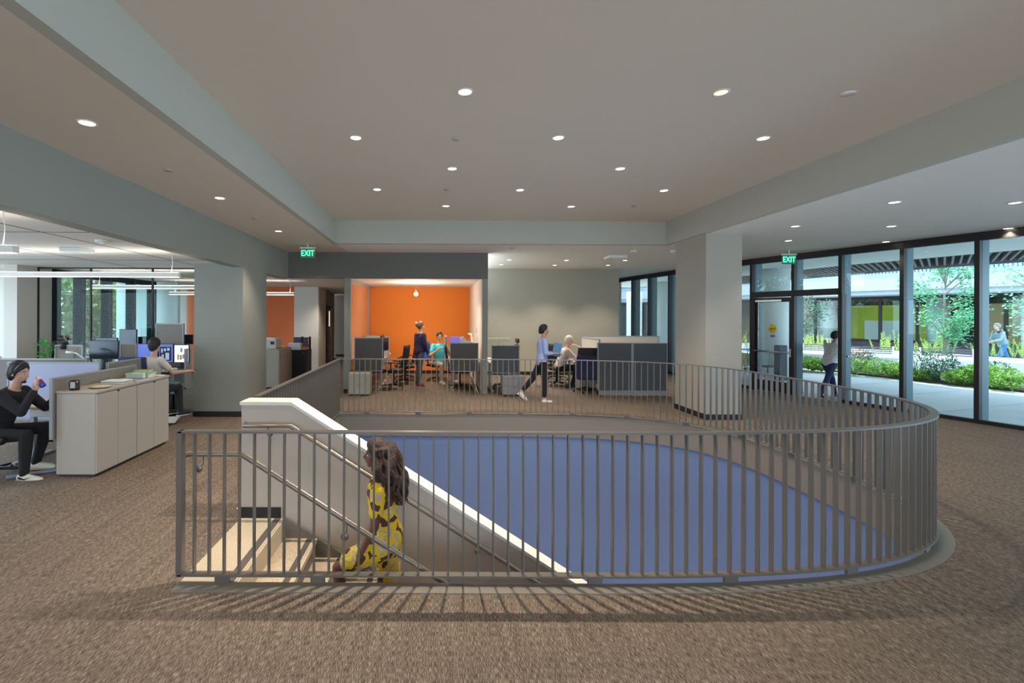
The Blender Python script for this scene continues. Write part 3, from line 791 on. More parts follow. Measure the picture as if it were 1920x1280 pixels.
# things on the cabinets
t = empty('mug', (-4.19, 5.66, .993), R(-20), 'dark mug with a white printed block, on the cabinet end', 'mug')
t.scale = (1.25, 1.25, 1.2)
MB().lathe([(.0, .0), (.038, .0), (.042, .01), (.042, .095), (.038, .095), (.036, .012), (0, .01)], n=20).build('cup', mat('mug_black', (.02, .022, .02), .3), t)
pm = MB()
for r_ in range(4):
    for c_ in range(4):
        a = -PI/2+.1+c_*.24
        pm.box(.0422, .0428, -.004, .004, .025+r_*.015, .036+r_*.015, Matrix.Rotation(a+.1, 4, 'Z'))
pm.build('print', m_paper, t)
MB().tube([(-.040, 0, .075), (-.072, 0, .07), (-.075, 0, .035), (-.042, 0, .022)], .006, 8).build('handle', MATS['mug_black'], t)
t = MB().lathe([(0, 0), (.06, 0), (.115, .018), (.118, .022), (.06, .008), (0, .006)], (0, 0, 0), 28).build('plate', mat('plate_cream', (.80, .68, .50), .4)); t.location = (-4.02, 5.85, .993); tag(t, 'shallow cream plate beside the dark mug', 'plate')
def book(x, y, z, w_, d_, h_, rz, m, label, cat='book', group=None):
    t = empty('book', (x, y, z), rz, label, cat, group)
    MB().box(-w_/2+.004, w_/2-.004, -d_/2+.004, d_/2-.002, .002, h_-.002).build('pages', m_paper, t)
    c = MB(); c.box(-w_/2, w_/2, -d_/2, d_/2, 0, .002).box(-w_/2, w_/2, -d_/2, d_/2, h_-.002, h_).box(-w_/2, -w_/2+.002, -d_/2, d_/2, .002, h_-.002); c.build('cover', m, t)
green = mat('book_green', (.03, .16, .07), .5); lime = mat('folder_lime', (.20, .52, .10), .5); grey = mat('book_grey', (.35, .35, .38), .5)
book(-4.08, 6.25, .993, .30, .24, .022, R(8), green, 'dark green book at the bottom of the first paper stack')
book(-4.09, 6.27, 1.0155, .28, .22, .014, R(3), m_paper, 'pale booklet lying on the dark green book')
book(-3.99, 6.52, .993, .24, .20, .018, R(-14), grey, 'grey brochure pile with a red corner beside the tray')
book(-4.15, 6.88, .993, .30, .22, .05, R(5), m_paper, 'thick white binder under the lime folder')
book(-4.15, 6.88, 1.0435, .31, .25, .016, R(2), lime, 'lime green folder on top of the white binder')
book(-4.2, 7.02, 1.060, .22, .13, .02, R(12), mat('envelope_brown', (.45, .27, .10), .7), 'brown envelope lying on the lime folder')
t = empty('clear_tray', (-4.02, 6.55, 1.012), label='small clear acrylic holder standing before the green folder', cat='holder'); MB().box(-.1, .1, -.003, .0, 0, .11).box(-.1, .1, .12, .123, 0, .11).box(-.1, .1, 0, .12, 0, .003).build('shell', m_glass2, t)
MB().box(-.08, .08, .02, .08, .004, .07).build('cards', m_paper, t)
book(-4.02, 7.03, .993, .2, .12, .01, R(-10), m_paper, 'loose white sheets at the far end of the cabinet top')

# partition behind the cabinets and the long ones of the cluster
panel('partition_panel', -4.385, -4.35, 5.53, 7.1, .42, 1.145, m_fabric, 'grey fabric panel running along the back of the cream cabinets')
panel('partition_panel', -5.95, -4.66, 6.76, 6.80, .40, 1.21, m_lav, 'lavender tinted panel behind the man in black')
panel('partition_panel', -4.62, -4.58, 6.83, 7.75, .6, 1.20, m_fabric, 'grey panel slanting back behind the folders')
panel('partition_panel', -6.55, -5.15, 7.2, 7.24, .6, 1.22, m_fabric, 'low grey panel behind the lavender one, white papers over it')
panel('partition_panel', -6.30, -5.83, 8.05, 8.09, .6, 1.37, m_fabric, 'taller grey panel with plants on top, below the second window')
panel('partition_panel', -5.22, -4.94, 8.06, 8.10, .6, 1.40, m_fabric, 'narrow grey panel between the two dark monitors and the blue screen')
panel('partition_panel', -5.25, -4.72, 9.15, 9.19, .6, 1.72, m_fabric, 'tallest grey panel with a white lamp head in front, beside the pale corner')
panel('partition_panel', -4.475, -4.44, 8.70, 8.9, .55, 1.27, m_fabric, 'grey end panel standing against the left pillar')
desk(-5.3, -4.43, 5.95, 6.70, .735, 'wooden sit-stand desk in front of the man in black', m_wood)
desk(-5.75, -4.60, 8.35, 9.0, .915, 'raised desk of the person in the beige shirt')
desk(-6.9, -5.2, 7.30, 7.95, .735, 'white desk behind the lavender panel')
desk(-6.8, -4.9, 9.22, 9.72, .735, 'far white desk in front of the glass partition')
t = empty('keyboard', (-4.75, 8.55, .915), R(4), 'white keyboard under the right hand of the person in the beige shirt', 'keyboard'); MB().bbox(-.2, .2, -.06, .06, 0, .018, .004).build('body', m_white, t)
kb = MB()
for r_ in range(4):
    for c_ in range(12): kb.box(-.19+c_*.032, -.163+c_*.032, -.05+r_*.026, -.029+r_*.026, .018, .022)
kb.build('keys', m_paper, t)
t = empty('keyboard', (-4.75, 6.2, .735), R(0), 'dark keyboard on the wooden desk', 'keyboard'); MB().bbox(-.2, .2, -.06, .06, 0, .018, .004).build('body', m_black, t)
t = MB().bbox(-.2, .2, -.02, .02, .0, .09, .01).build('power_strip', m_white); t.location = (-4.75, 5.98, .61); tag(t, 'white cable box hung under the front edge of the wooden desk', 'cable box')
# monitors
scrA = mat('screen_dark_windows', (.05, .08, .25), .3, emit=(.09, .13, .42), es=1.0)
scrB = mat('screen_light', (.8, .85, .95), .3, emit=(.75, .85, 1.0), es=1.0)
scrC = mat('screen_blue', (.07, .11, .38), .3, emit=(.10, .16, .52), es=.9)
def mon_px(x0, x1, y0, y1, Y, label, screen=None, zt=.735, rz=0):
    a = at(x0, y1, Y); b = at(x1, y0, Y)
    return monitor((a.x+b.x)/2, Y, (a.z+b.z)/2, b.x-a.x, b.z-a.z, rz, label, screen, zt)
mon_px(168, 223, 638, 673, 7.75, 'large dark switched-off monitor behind the lamp arm')
mon_px(224, 257, 617, 648, 9.45, 'dark teal monitor rising before the third window')
mon_px(180, 221, 633, 646, 9.5, 'low dark monitor seen over the large one')
mon_px(259, 276, 631, 646, 9.55, 'small dark monitor beside the teal one')
mon_px(328, 362, 627, 645, 9.45, 'black monitor edge in front of the orange strip')
mon_px(257, 297, 644, 684, 8.82, 'monitor with a plain blue screen left of the black-haired person', scrC, .915)
m1 = mon_px(298, 326, 644, 680, 8.86, 'monitor with dark program windows right of the black-haired head', scrA, .915)
m2 = mon_px(327, 355, 646, 680, 8.80, 'bright monitor with coloured boxes next to the grey end panel', scrB, .915)
def glyphs(mon, Y, px, rects, cols):
    for i, (x0, x1, y0, y1) in enumerate(rects):
        a = at(x0, y1, Y); b = at(x1, y0, Y)
        MB().box(a.x-mon.location.x, b.x-mon.location.x, -.0155, -.0146, a.z, b.z).build('screen_window', cols[i % len(cols)], mon)
gw1 = mat('glyph_dark', (.01, .012, .03), .4); gw2 = mat('glyph_pale', (.35, .42, .6), .4, emit=(.2, .27, .45), es=.8)
glyphs(m1, 8.86, None, [(301, 322, 650, 676)], [gw1])
for a_ in [(303,306,653,661),(308,312,653,658),(314,319,652,657),(304,308,664,673),(311,318,661,674)]:
    p0, p1 = at(a_[0], a_[3], 8.86), at(a_[1], a_[2], 8.86)
    MB().box(p0.x-m1.location.x, p1.x-m1.location.x, -.0165, -.0156, p0.z, p1.z).build('screen_window', gw2, m1)
glyphs(m2, 8.80, None, [(339,343,652,660),(333,337,664,674),(338,342,665,674),(343,348,664,672),(350,353,655,668)], [mat('glyph_cyan', (.2, .5, .8), .5), mat('glyph_yellow', (.8, .6, .15), .5), mat('glyph_orange', (.8, .4, .15), .5)])
# computer tower with a green light
t = empty('computer_tower', (-4.75, 8.75, 0), 0, 'black computer tower with a green glowing light under the raised desk', 'computer')
MB().bbox(-.1, .1, -.2, .2, .02, .47, .01).build('case', m_black, t)
MB().lathe([(0, 0), (.03, 0), (.03, .004), (0, .004)], (.03, -.205, .40), 16, ax='y').build('power_light', mat('green_light', (0, .5, .2), .4, emit=(.0, 1, .35), es=4), t)
t = empty('footrest', (-4.62, 8.35, 0), R(10), 'white footrest on the floor under the raised desk', 'footrest')
MB().box(-.2, .2, -.13, .13, .06, .075, Matrix.Rotation(R(12), 4, 'X')).build('board', m_white, t); MB().box(-.17, .17, -.02, .02, 0, .07).build('support', m_black, t)
# lamps
t = empty('desk_lamp', at(168, 679, 7.36), 0, 'white jointed lamp arm reaching over the lavender panel', 'desk lamp')
q = t.location; P = [at(168, 679, 7.36)-q, at(143, 662, 7.36)-q, at(137, 661, 7.36)-q]
MB().tube([Vector((P[0].x, P[0].y, .736-q.z)), P[0], P[1], P[2]], .011, 8).build('arm', m_white, t)
MB().tube([P[2], at(124, 660, 7.36)-q], [.02, .016], 8).build('lamp_head', m_white, t)
MB().ball(P[0], .022, n=10).build('joint', m_chrome, t)
desk_lamp((at(38, 660, 7.5).x, 7.5, .735), PI, 'thin grey lamp standing before the beige wall at the far left', mat('lamp_grey', (.4, .4, .4), .4), 1.45)
desk_lamp((-5.15, 8.92, .915), R(0), 'small white lamp in front of the tallest grey panel', m_white, .7)
desk_lamp((at(12, 700, 6.1).x, 6.1, .735), PI, 'silver lamp arm at the left edge behind the man in black', m_chrome, .9)
# plants and pot
def leafy(loc, n, r, h, m, label, name='potted_plant', cat='plant', pot=m_white, lw=.03, ll=.09):
    t = empty(name, loc, 0, label, cat)
    MB().lathe([(0, 0), (.05, 0), (.065, .11), (.055, .11), (.05, .02), (0, .02)], n=16).build('pot', pot, t)
    l = MB()
    for i in range(n):
        a = random.uniform(0, 2*PI); rr = random.uniform(.1, 1)*r; zz = .1+random.uniform(.2, 1)*h
        M = Matrix.Translation((rr*math.cos(a), rr*math.sin(a), zz)) @ Matrix.Rotation(a, 4, 'Z') @ Matrix.Rotation(random.uniform(-.9, .5), 4, 'Y')
        l.add([M @ Vector(p) for p in ((0, 0, 0), (ll*.5, lw, .01), (ll, 0, 0), (ll*.5, -lw, .01))], [(0, 1, 2, 3)])
    l.build('leaves', m, t)
    s_ = MB()
    for i in range(5):
        a = i*1.3; s_.tube([(0, 0, .08), (r*.6*math.cos(a), r*.6*math.sin(a), .1+h*.8)], .004, 5)
    s_.build('stems', mat('plant_stem', (.10, .16, .05), .7), t)
    return t
lgreen = leaf_mat('leaf_house', (.04, .22, .05), (.10, .45, .09))
leafy((-6.42, 8.0, 1.0), 60, .10, .32, lgreen, 'green leafy plant in a white pot below the second window')
ss = MB().box(-6.75, -6.2, 7.85, 8.15, .97, .998).build('shelf', m_white); tag(ss, 'white shelf carrying the green plant', 'shelf')
leafy(at(120, 652, 8.07)-Vector((0, 0, .02)), 26, .04, .10, mat('leaf_purple', (.09, .03, .04), .6), 'small dark purple plant on the taller grey panel', pot=m_black)
leafy((-5.72, 7.75, .735), 24, .05, .55, leaf_mat('leaf_grassy', (.05, .2, .08), (.15, .4, .15)), 'white square planter with thin stems beside the large dark monitor', lw=.008, ll=.14)
t = MB().lathe([(0, 0), (.035, 0), (.035, .20), (.02, .23), (.02, .25), (0, .25)], n=16).build('water_bottle', mat('bottle_steel', (.42, .38, .33), .4, metal=.6)); t.location = (-4.72, 6.60, .735); tag(t, 'steel water bottle standing at the right end of the lavender panel', 'bottle')
# chairs of the left office
ch = task_chair('black office chair with armrests under the man in black'); ch.location = (-5.05, 5.55, 0); ch.rotation_euler = (0, 0, R(10))
c2 = task_chair('office chair with a dark navy back behind the person in the beige shirt', back=m_navy, seat_z=.56, arms=False); c2.location = (-4.72, 8.0, 0); c2.rotation_euler = (0, 0, R(85))
# desk foot under the wooden desk, daylight's blue put into its colour
t = MB().bbox(-.35, .35, -.03, .03, 0, .03, .006).build('footrest_bar', mat('foot_blue', (.25, .30, .42), .35, metal=.5)); t.location = (-4.58, 5.72, .002); t.rotation_euler = (0, 0, R(38)); tag(t, 'grey-blue metal desk foot on the carpet by the cabinet corner', 'desk foot')

# ------------------------------------------------------------------ by the left pillar: cabinets, printer, fridge
t = empty('storage_cabinet', (-4.17, 13.1, 0), label='white cabinet with the printer on top, right of the left pillar', cat='cabinet')
MB().bbox(-.6, .17, -.58, .58, .02, 1.0, .004).build('body', m_cab, t)
for a_ in (-.575, .005):
    d_ = MB().bbox(.172, .188, a_, a_+.57, .04, .97, .003).build('door', m_cab, t)
    MB().bbox(.188, .20, a_+.1, a_+.115, .7, .86, .002).build('handle', m_chrome, d_)
t = empty('printer', (-4.35, 12.85, 1.0), 0, 'beige office printer on the white cabinet', 'printer')
MB().bbox(-.25, .25, -.2, .2, 0, .26, .02).build('body', mat('printer_beige', (.68, .66, .56), .5), t); MB().box(-.2, .2, -.18, .1, .26, .29).build('paper_tray', m_paper, t); MB().bbox(.1, .2, -.205, -.2, .12, .2, .002).build('control_panel', m_black, t)
t = MB().bbox(-.1, .1, -.1, .1, 0, .05, .004).build('paper_stack', mat('paper_peach', (.8, .5, .35), .8)); t.location = (-4.12, 13.25, 1.0); tag(t, 'peach paper pile right of the printer', 'paper stack')
monitor(-4.15, 15.2, 1.05, .45, .3, 0, 'dark navy monitor behind the white cabinet before the orange wall', mat('screen_navy', (.02, .03, .08), .3), .74)
desk(-4.9, -3.9, 14.9, 15.6, .74, 'far desk below the orange wall')
t = empty('mini_fridge', (-3.79, 13.98, 0), 0, 'black mini fridge beside the white cabinet', 'fridge')
MB().bbox(-.22, .22, -.25, .25, .02, .91, .012).build('body', m_seam, t)
q = MB().bbox(-.22, .22, -.29, -.252, .03, .90, .01).build('door', m_black, t); MB().bbox(.12, .15, -.293, -.29, .80, .83, .001).build('badge', m_chrome, q)
t = MB().bbox(-.17, .17, -.12, .12, 0, .19, .004).build('paper_box', mat('paper_bluewhite', (.75, .77, .86), .8)); t.location = (-3.99, 13.74, 1.0); t.location.z = .912; t.location.x = -3.9; tag(t, 'white paper ream box on the left of the black fridge', 'paper box')
t = empty('letter_tray', (-3.66, 14.0, .912), 0, 'stack of black letter trays with a red folder on the black fridge', 'letter tray')
for i in range(4): MB().box(-.13, .10, -.12, .12, .05+.09*i, .06+.09*i).build('tray', m_black, t)
MB().box(-.11, .08, -.12, .1, .062, .11).build('folder', mat('folder_red', (.6, .04, .05), .5), t)
MB().box(-.13, -.12, -.12, .12, 0, .36).box(.09, .10, -.12, .12, 0, .36).build('frame', m_black, t)
t = MB().bbox(-.09, .09, -.05, .05, 0, .07, .004).build('snack_box', mat('box_tan', (.5, .32, .12), .6)); t.location = (-3.68, 13.78, .912); tag(t, 'small tan box in front of the black letter trays', 'box')

# ------------------------------------------------------------------ orange room
panel('partition_panel', -1.95, -1.24, 12.0, 12.04, .50, 1.335, m_fabd, 'dark grey end panel of the left bench in the orange room')
desk(-1.98, -1.30, 12.08, 13.5, .74, 'left bench desk of the orange room, nearer half')
panel('partition_panel', -1.98, -1.22, 13.52, 13.56, .5, 1.33, mat('panel_fabric_pale', (.55, .52, .47), .95), 'pale divider panel in the middle of the left bench')
desk(-1.98, -1.30, 13.6, 15.0, .74, 'left bench desk of the orange room, farther half')
pedestal(-1.745, 11.98, .5, .0+.5, .52, 'light grey-green pedestal under the left bench end panel', mat('pedestal_greygreen', (.42, .43, .37), .5)).location = (-1.745, 11.62, 0)
monitor(-1.30, 12.9, 1.12, .5, .34, R(70), 'black monitor turned sideways on the left bench', None, .74)
t = MB().bbox(-.2, .2, -.02, .02, 0, .03, .006).build('paper_roll', m_paper); t.location = (-1.45, 12.02, 1.336); tag(t, 'white rolled sheet lying on the dark left panel', 'paper')
t = MB().prism([(0, 0), (.14, 0), (.1, .09), (.03, .05)], -.02, .02, 'y').build('orange_folder', mat('folder_orange', (.6, .14, .02), .6)); t.location = (-1.33, 12.02, 1.336); tag(t, 'small dark orange folder corner standing on the left panel', 'folder')
desk_lamp((-1.93, 12.3, .74), R(20), 'silver desk lamp reaching over the left bench in the orange room', m_chrome, 1.0)
a = task_chair('black mesh office chair nearest in the left row of the orange room'); a.location = (-1.02, 12.55, 0); a.rotation_euler = (0, 0, R(165))
b = copy_tree(a); b.location = (-.78, 13.5, 0); b.rotation_euler = (0, 0, R(200)); b['label'] = 'black mesh office chair in the middle of the left row of the orange room'
b = copy_tree(a); b.location = (-.82, 14.5, 0); b.rotation_euler = (0, 0, R(175)); b['label'] = 'farthest office chair of the left row against the orange wall'
panel('partition_panel', .42, 1.13, 12.0, 12.04, .50, 1.22, m_fabd, 'dark grey end panel of the right bench in the orange room')
panel('partition_panel', .32, .36, 12.5, 13.5, .50, 1.35, mat('panel_fabric_silver', (.40, .39, .37), .9), 'silver side panel behind the right dark panel')
desk(.42, 1.15, 12.1, 13.6, .74, 'right bench desk of the orange room')
t = MB().bbox(-.16, .16, -.01, .01, 0, .17, .004).build('privacy_screen', mat('screen_purple', (.2, .15, .5), .4, emit=(.22, .16, .6), es=.6)); t.location = (.58, 12.4, 1.19); tag(t, 'purple display showing over the right dark panel', 'display')
t = MB().box(-.1, .1, -.04, .04, 0, .45).build('display_stand', m_black); t.location = (.58, 12.4, .74); tag(t, 'black riser under the purple display', 'stand')
desk_lamp((1.04, 12.45, .74), R(92), 'white desk lamp against the white side wall of the orange room', m_white, 1.75)
t = MB().prism([(0, 0), (.34, 0), (.30, .12), (.14, .16), (.05, .27), (-.03, .22)], -.06, .06, 'y').build('handset_pile', m_white); t.location = (.72, 12.3, 1.1); tag(t, 'white crumpled bag on the right bench', 'bag')
t = MB().box(-.16, .2, -.1, .1, 0, .36).build('storage_box', m_white); t.location = (.84, 12.3, .74); tag(t, 'white box on the right bench below the crumpled bag', 'box')
t = MB().bbox(-.008, .008, -.015, .015, .0, .14, .003).build('light_switch', m_chrome); t.location = (1.19, 13.2, 1.42); t.rotation_euler = (0, 0, 0); tag(t, 'narrow wall switch plate on the white side wall', 'switch')
c = copy_tree(a); c.location = (.70, 12.55, 0); c.rotation_euler = (0, 0, R(0)); c['label'] = 'black chair with its star base showing under the right dark panel'
t = MB().tube([(1.10, 11.72, .01), (.97, 11.9, .42)], .008, 8).build('leaning_rod', m_white); tag(t, 'thin white rod leaning beside the right jamb', 'rod')
c = task_chair('office chair with a bright blue back under the man in turquoise', back=mat('chair_blue', (.02, .16, .70), .6), arms=False); c.location = (.12, 14.0, 0); c.rotation_euler = (0, 0, R(-25))

# ------------------------------------------------------------------ right of the orange room
panel('partition_panel', 1.44, 2.13, 11.9, 11.94, .48, 1.17, m_fabb, 'blue-grey end panel standing right of the dark jamb')
desk(1.40, 2.1, 11.98, 13.4, .74, 'desk behind the blue-grey end panel')
pedestal(1.90, 11.6, .5, .42, .47, 'blue-grey pedestal in front of the blue-grey end panel', mat('pedestal_bluegrey', (.27, .27, .30), .5))
t = MB().box(-.3, .3, -.004, .004, 0, .12).build('glass_screen', m_glass2); t.location = (1.7, 12.6, 1.2); tag(t, 'thin clear screen edge above the blue-grey end panel', 'screen')
t = MB().box(-.02, .02, -.02, .02, 0, .46).build('screen_post', m_pframe); t.location = (1.7, 12.6, .74); tag(t, 'post carrying the thin clear screen', 'post')
c = task_chair('black chair with a headrest behind the blue-grey end panel', headrest=True); c.location = (1.86, 12.75, 0); c.rotation_euler = (0, 0, R(185))

# grey double panel and the workplace of the white-haired man
panel('partition_panel', 3.92, 5.58, 11.50, 11.55, .03, 1.265, m_fabb, 'wide blue-grey double panel with light posts left of the right pillar', mids=(4.745,), kick=.10)
panel('partition_panel', 4.32, 4.36, 12.6, 14.1, .1, 1.30, m_wallbeige, 'beige panel running back behind the white-haired man')
panel('partition_panel', 4.42, 5.4, 13.0, 13.04, .1, 1.19, mat('panel_fabric_beige', (.46, .42, .36), .9), 'low beige panel behind the chair with the dark jacket')
panel('partition_panel', 4.36, 6.6, 14.1, 14.14, .1, 1.33, m_wallbeige, 'long beige panel along the far corner windows')
desk(3.62, 4.30, 12.35, 13.9, .74, 'white desk of the white-haired man')
pedestal(3.95, 12.58, .42, .5, .68, 'white pedestal under the desk of the white-haired man', m_cab)
desk_lamp((4.22, 13.2, .74), R(178), 'white lamp with a long flat arm over the desk of the white-haired man', m_white, 1.0)
t = MB().box(-.15, .15, -.1, .1, 0, .005).build('paper_sheet', m_paper); t.location = (3.8, 12.55, .742); tag(t, 'white paper sheets at the front end of the far desk', 'paper')
c = task_chair('black office chair of the white-haired man'); c.location = (3.38, 13.2, 0); c.rotation_euler = (0, 0, R(-5))
c = task_chair('black chair with a navy jacket over its back beside the wide blue-grey panel'); c.location = (3.84, 12.05, 0); c.rotation_euler = (0, 0, R(75))
MB().bbox(-.42, -.28, -.26, .26, .35, .95, .05).build('jacket', m_navy, c)
c = task_chair('empty armless black chair farthest back, between the walking person and the white-haired person', arms=False, seat_z=.44); c.location = (3.7, 14.45, 0); c.rotation_euler = (0, 0, R(40))
# ------------------------------------------------------------------ people
def remesh(mb, name, m, parent, vox=.012, smooth=4, label=None, cat=None, rot=None):
    o = mb.build(name+'_raw', m, None)
    md = o.modifiers.new('r', 'REMESH'); md.mode = 'VOXEL'; md.voxel_size = vox; md.use_smooth_shade = True
    sm = o.modifiers.new('s', 'SMOOTH'); sm.iterations = smooth; sm.factor = .5
    bpy.context.view_layer.update(); dg = bpy.context.evaluated_depsgraph_get()
    me = bpy.data.meshes.new_from_object(o.evaluated_get(dg)); me.name = name
    raw = o.data; bpy.data.objects.remove(o); bpy.data.meshes.remove(raw)
    q = bpy.data.objects.new(name, me); C.objects.link(q)
    if parent is not None: q.parent = parent
    return tag(q, label, cat)

def V(*a): return Vector(a)
def person(label, loc, rz, lean=5, hip_z=.92, thigh=((.05, .0, -1), (-.05, 0, -1)), shank=((0, 0, -1), (0, 0, -1)),
           upper=((0, .12, -1), (0, -.12, -1)), fore=((.25, 0, -1), (.25, 0, -1)), head_yaw=0, head_pitch=0, s=1.0,
           skin=None, top=None, sleeve='long', legs=None, shoes=None, hairm=None, hair='short', female=False,
           bare_leg=0, dress=None, hand_curl=.5, vox=.012, toe=(0, 0), twist=0, collar=None, roll=0):
    skin = skin or m_skinA; hairm = hairm or m_hair
    root = None
    la = R(lean); up = V(math.sin(la), math.sin(R(roll)), math.cos(la)).normalized(); side0 = V(0, 1, 0)
    P = V(0, 0, hip_z)
    TL = .50*s
    neck = P+up*TL; tw = R(twist)
    side = V(-math.sin(tw), math.cos(tw), 0); fwd = side.cross(up).normalized(); side = up.cross(fwd)
    sh = .185*s if not female else .165*s
    hipw = .088*s
    head_c = neck+up*.06*s+V(0, 0, .135*s)+fwd*.02*s
    shoulders = [neck-up*.05*s+side*sh, neck-up*.05*s-side*sh]
    hips = [P+V(0, hipw, -.03), P+V(0, -hipw, -.03)]
    n_ = lambda v: Vector(v).normalized()
    knees = [hips[i]+n_(thigh[i])*.43*s for i in (0, 1)]
    ankles = [knees[i]+n_(shank[i])*.41*s for i in (0, 1)]
    elbows = [shoulders[i]+n_(upper[i])*.28*s for i in (0, 1)]
    wrists = [elbows[i]+n_(fore[i])*.245*s for i in (0, 1)]
    # torso rings: height fraction, half width, half depth
    prof = ([(-.22, .10, .09), (-.13, .155, .115), (0, .168, .120), (.18, .145, .105), (.36, .128, .095), (.62, .150, .112), (.82, .165, .108), (.93, .135, .085), (1.0, .065, .06)] if female else
            [(-.22, .10, .09), (-.13, .150, .115), (0, .162, .118), (.18, .155, .112), (.36, .150, .108), (.62, .172, .120), (.82, .188, .115), (.93, .155, .09), (1.0, .07, .065)])
    def torso(mb, inf=0, f0=-.3, f1=1.1):
        n = 16; vs_ = []; rings = 0
        for f, a, b in prof:
            if f < f0-.01 or f > f1+.01: continue
            t = max(0, min(1, f)); sd = (side0*(1-t)+side*t).normalized(); uf = up if f > 0 else V(0, 0, 1)
            fw = sd.cross(up).normalized(); c = P+uf*TL*f
            for k in range(n): an = 2*PI*k/n; vs_.append(c+sd*(a*s+inf)*math.cos(an)+fw*(b*s+inf)*math.sin(an))
            rings += 1
        fs_ = [(i*n+k, i*n+(k+1) % n, (i+1)*n+(k+1) % n, (i+1)*n+k) for i in range(rings-1) for k in range(n)]
        fs_ += [tuple(reversed(range(n))), tuple(range((rings-1)*n, rings*n))]
        mb.add(vs_, fs_, True)
    def cap(mb, a, b, ra, rb, mid=None):
        pts = [a, a.lerp(b, .33), a.lerp(b, .66), b]; rs = [ra, (ra*.62+rb*.38)*(mid or 1), (ra*.3+rb*.7)*(1 if not mid else (1+mid)/2), rb]
        mb.tube(pts, rs, 12); mb.ball(a, ra, n=12); mb.ball(b, rb, n=12)
    def armU(mb, i, inf=0): cap(mb, shoulders[i], elbows[i], .052*s+inf, .038*s+inf)
    def armF(mb, i, inf=0, t=1.0): cap(mb, elbows[i], elbows[i].lerp(wrists[i], t), .039*s+inf, .026*s+inf+(.014*(1-t) if t < 1 else 0))
    def legT(mb, i, inf=0, t=1.0): cap(mb, hips[i], hips[i].lerp(knees[i], t), .085*s+inf, (.085-.033*t)*s+inf)
    def legS(mb, i, inf=0, t=1.0): cap(mb, knees[i], knees[i].lerp(ankles[i], t), .053*s+inf, (.053-.018*t)*s+inf, 1.08)
    hy = R(head_yaw); hp = R(head_pitch)
    HM = Matrix.Translation(head_c) @ Matrix.Rotation(hy, 4, 'Z') @ Matrix.Rotation(hp, 4, 'Y') @ Matrix.Scale(s, 4)
    def headparts(mb):
        mb.ball((-.012, 0, .025), .094, .074, .092, 16, HM)      # skull
        mb.ball((.022, 0, -.045), .062, .055, .068, 14, HM)      # face and jaw
        mb.ball((.058, 0, -.088), .024, .028, .022, 10, HM)      # chin
        mb.tube([HM @ V(.078, 0, .012), HM @ V(.104, 0, -.028), HM @ V(.088, 0, -.040)], [.009*s, .014*s, .012*s], 8)   # nose
        mb.ball((.072, 0, .022), .014, .045, .012, 10, HM)       # brow
        mb.ball((.078, 0, -.062), .012, .024, .010, 8, HM)       # lips
        for q in (1, -1):
            mb.ball((-.005, q*.076, -.012), .018, .008, .030, 8, HM)   # ears
            mb.ball((.052, q*.04, -.028), .02, .02, .02, 8, HM)   # cheeks
    body = MB()
    headparts(body); cap(body, neck-up*.03*s, head_c-V(0, 0, .06*s), .052*s, .047*s)
    torso(body)
    for i in (0, 1):
        armU(body, i); armF(body, i); legT(body, i); legS(body, i)
        # hand: palm, four bent fingers, thumb
        d = n_(fore[i]); w0 = wrists[i]
        ref = V(0, 0, 1) if abs(d.z) < .8 else V(1, 0, 0)
        lat = d.cross(ref).normalized(); pn = lat.cross(d).normalized()
        if i == 1: lat = -lat
        cap(body, w0, w0+d*.035*s, .026*s, .028*s)
        for q in range(4):
            off = lat*(.027-.018*q)*s; l0 = w0+d*.03*s+off*.6; k0 = w0+d*.085*s+off
            ln = (.068, .078, .072, .056)[q]*s
            body.tube([l0, k0], [.014*s, .0115*s], 8)
            b1 = (d-pn*hand_curl).normalized(); b2 = (d-pn*hand_curl*2.2).normalized()
            k1 = k0+b1*ln*.5; k2 = k1+b2*ln*.5
            body.tube([k0, k1, k2], [.011*s, .010*s, .008*s], 8); body.ball(k2, .008*s, n=8)
        t0 = w0+d*.02*s+lat*.022*s; t1 = t0+(d*.6+lat*.8-pn*.2).normalized()*.038*s; t2 = t1+(d*.9-pn*.5+lat*.1).normalized()*.03*s
        body.tube([t0, t1, t2], [.014*s, .011*s, .009*s], 8); body.ball(t2, .009*s, n=8)
        # foot
        fd = (n_(V(1, 0, 0)) if toe[i] == 0 else n_(V(math.cos(R(toe[i])), 0, math.sin(R(toe[i])))))
        a0 = ankles[i]; body.tube([a0-fd*.04*s-V(0, 0, .035*s), a0+fd*.06*s-V(0, 0, .04*s), a0+fd*.16*s-V(0, 0, .05*s)], [.032*s, .034*s, .022*s], 10)
    root = remesh(body, 'person', skin, None, vox, 3, label, 'person')
    root.location = loc; root.rotation_euler = (0, 0, rz)
    # eyes
    for q in (1, -1):
        e = MB(); e.ball((.071, q*.030, -.004), .010, .012, .008, 8, HM); e.build('eye', mat('eye_white', (.7, .68, .65), .3), root)
        e = MB(); e.ball((.0795, q*.031, -.004), .004, .006, .006, 8, HM); e.build('iris', m_black, root)
        e = MB(); e.tube([HM @ V(.084, q*.014, .021), HM @ V(.081, q*.032, .026), HM @ V(.070, q*.047, .020)], .0035*s, 6); e.build('eyebrow', hairm, root)
    e = MB(); e.ball((.086, 0, -.062), .006, .020, .0055, 8, HM); e.build('lips', mat('lips_%s' % skin.name, tuple(c*x for c, x in zip(skin.node_tree.nodes['Principled BSDF'].inputs['Base Color'].default_value[:3], (.95, .6, .6))), .5), root)
    # hair
    hm = MB()
    hm.ball((-.026, 0, .042), .092, .078, .086, 16, HM)
    hm.ball((-.048, 0, .0), .072, .080, .085, 14, HM)
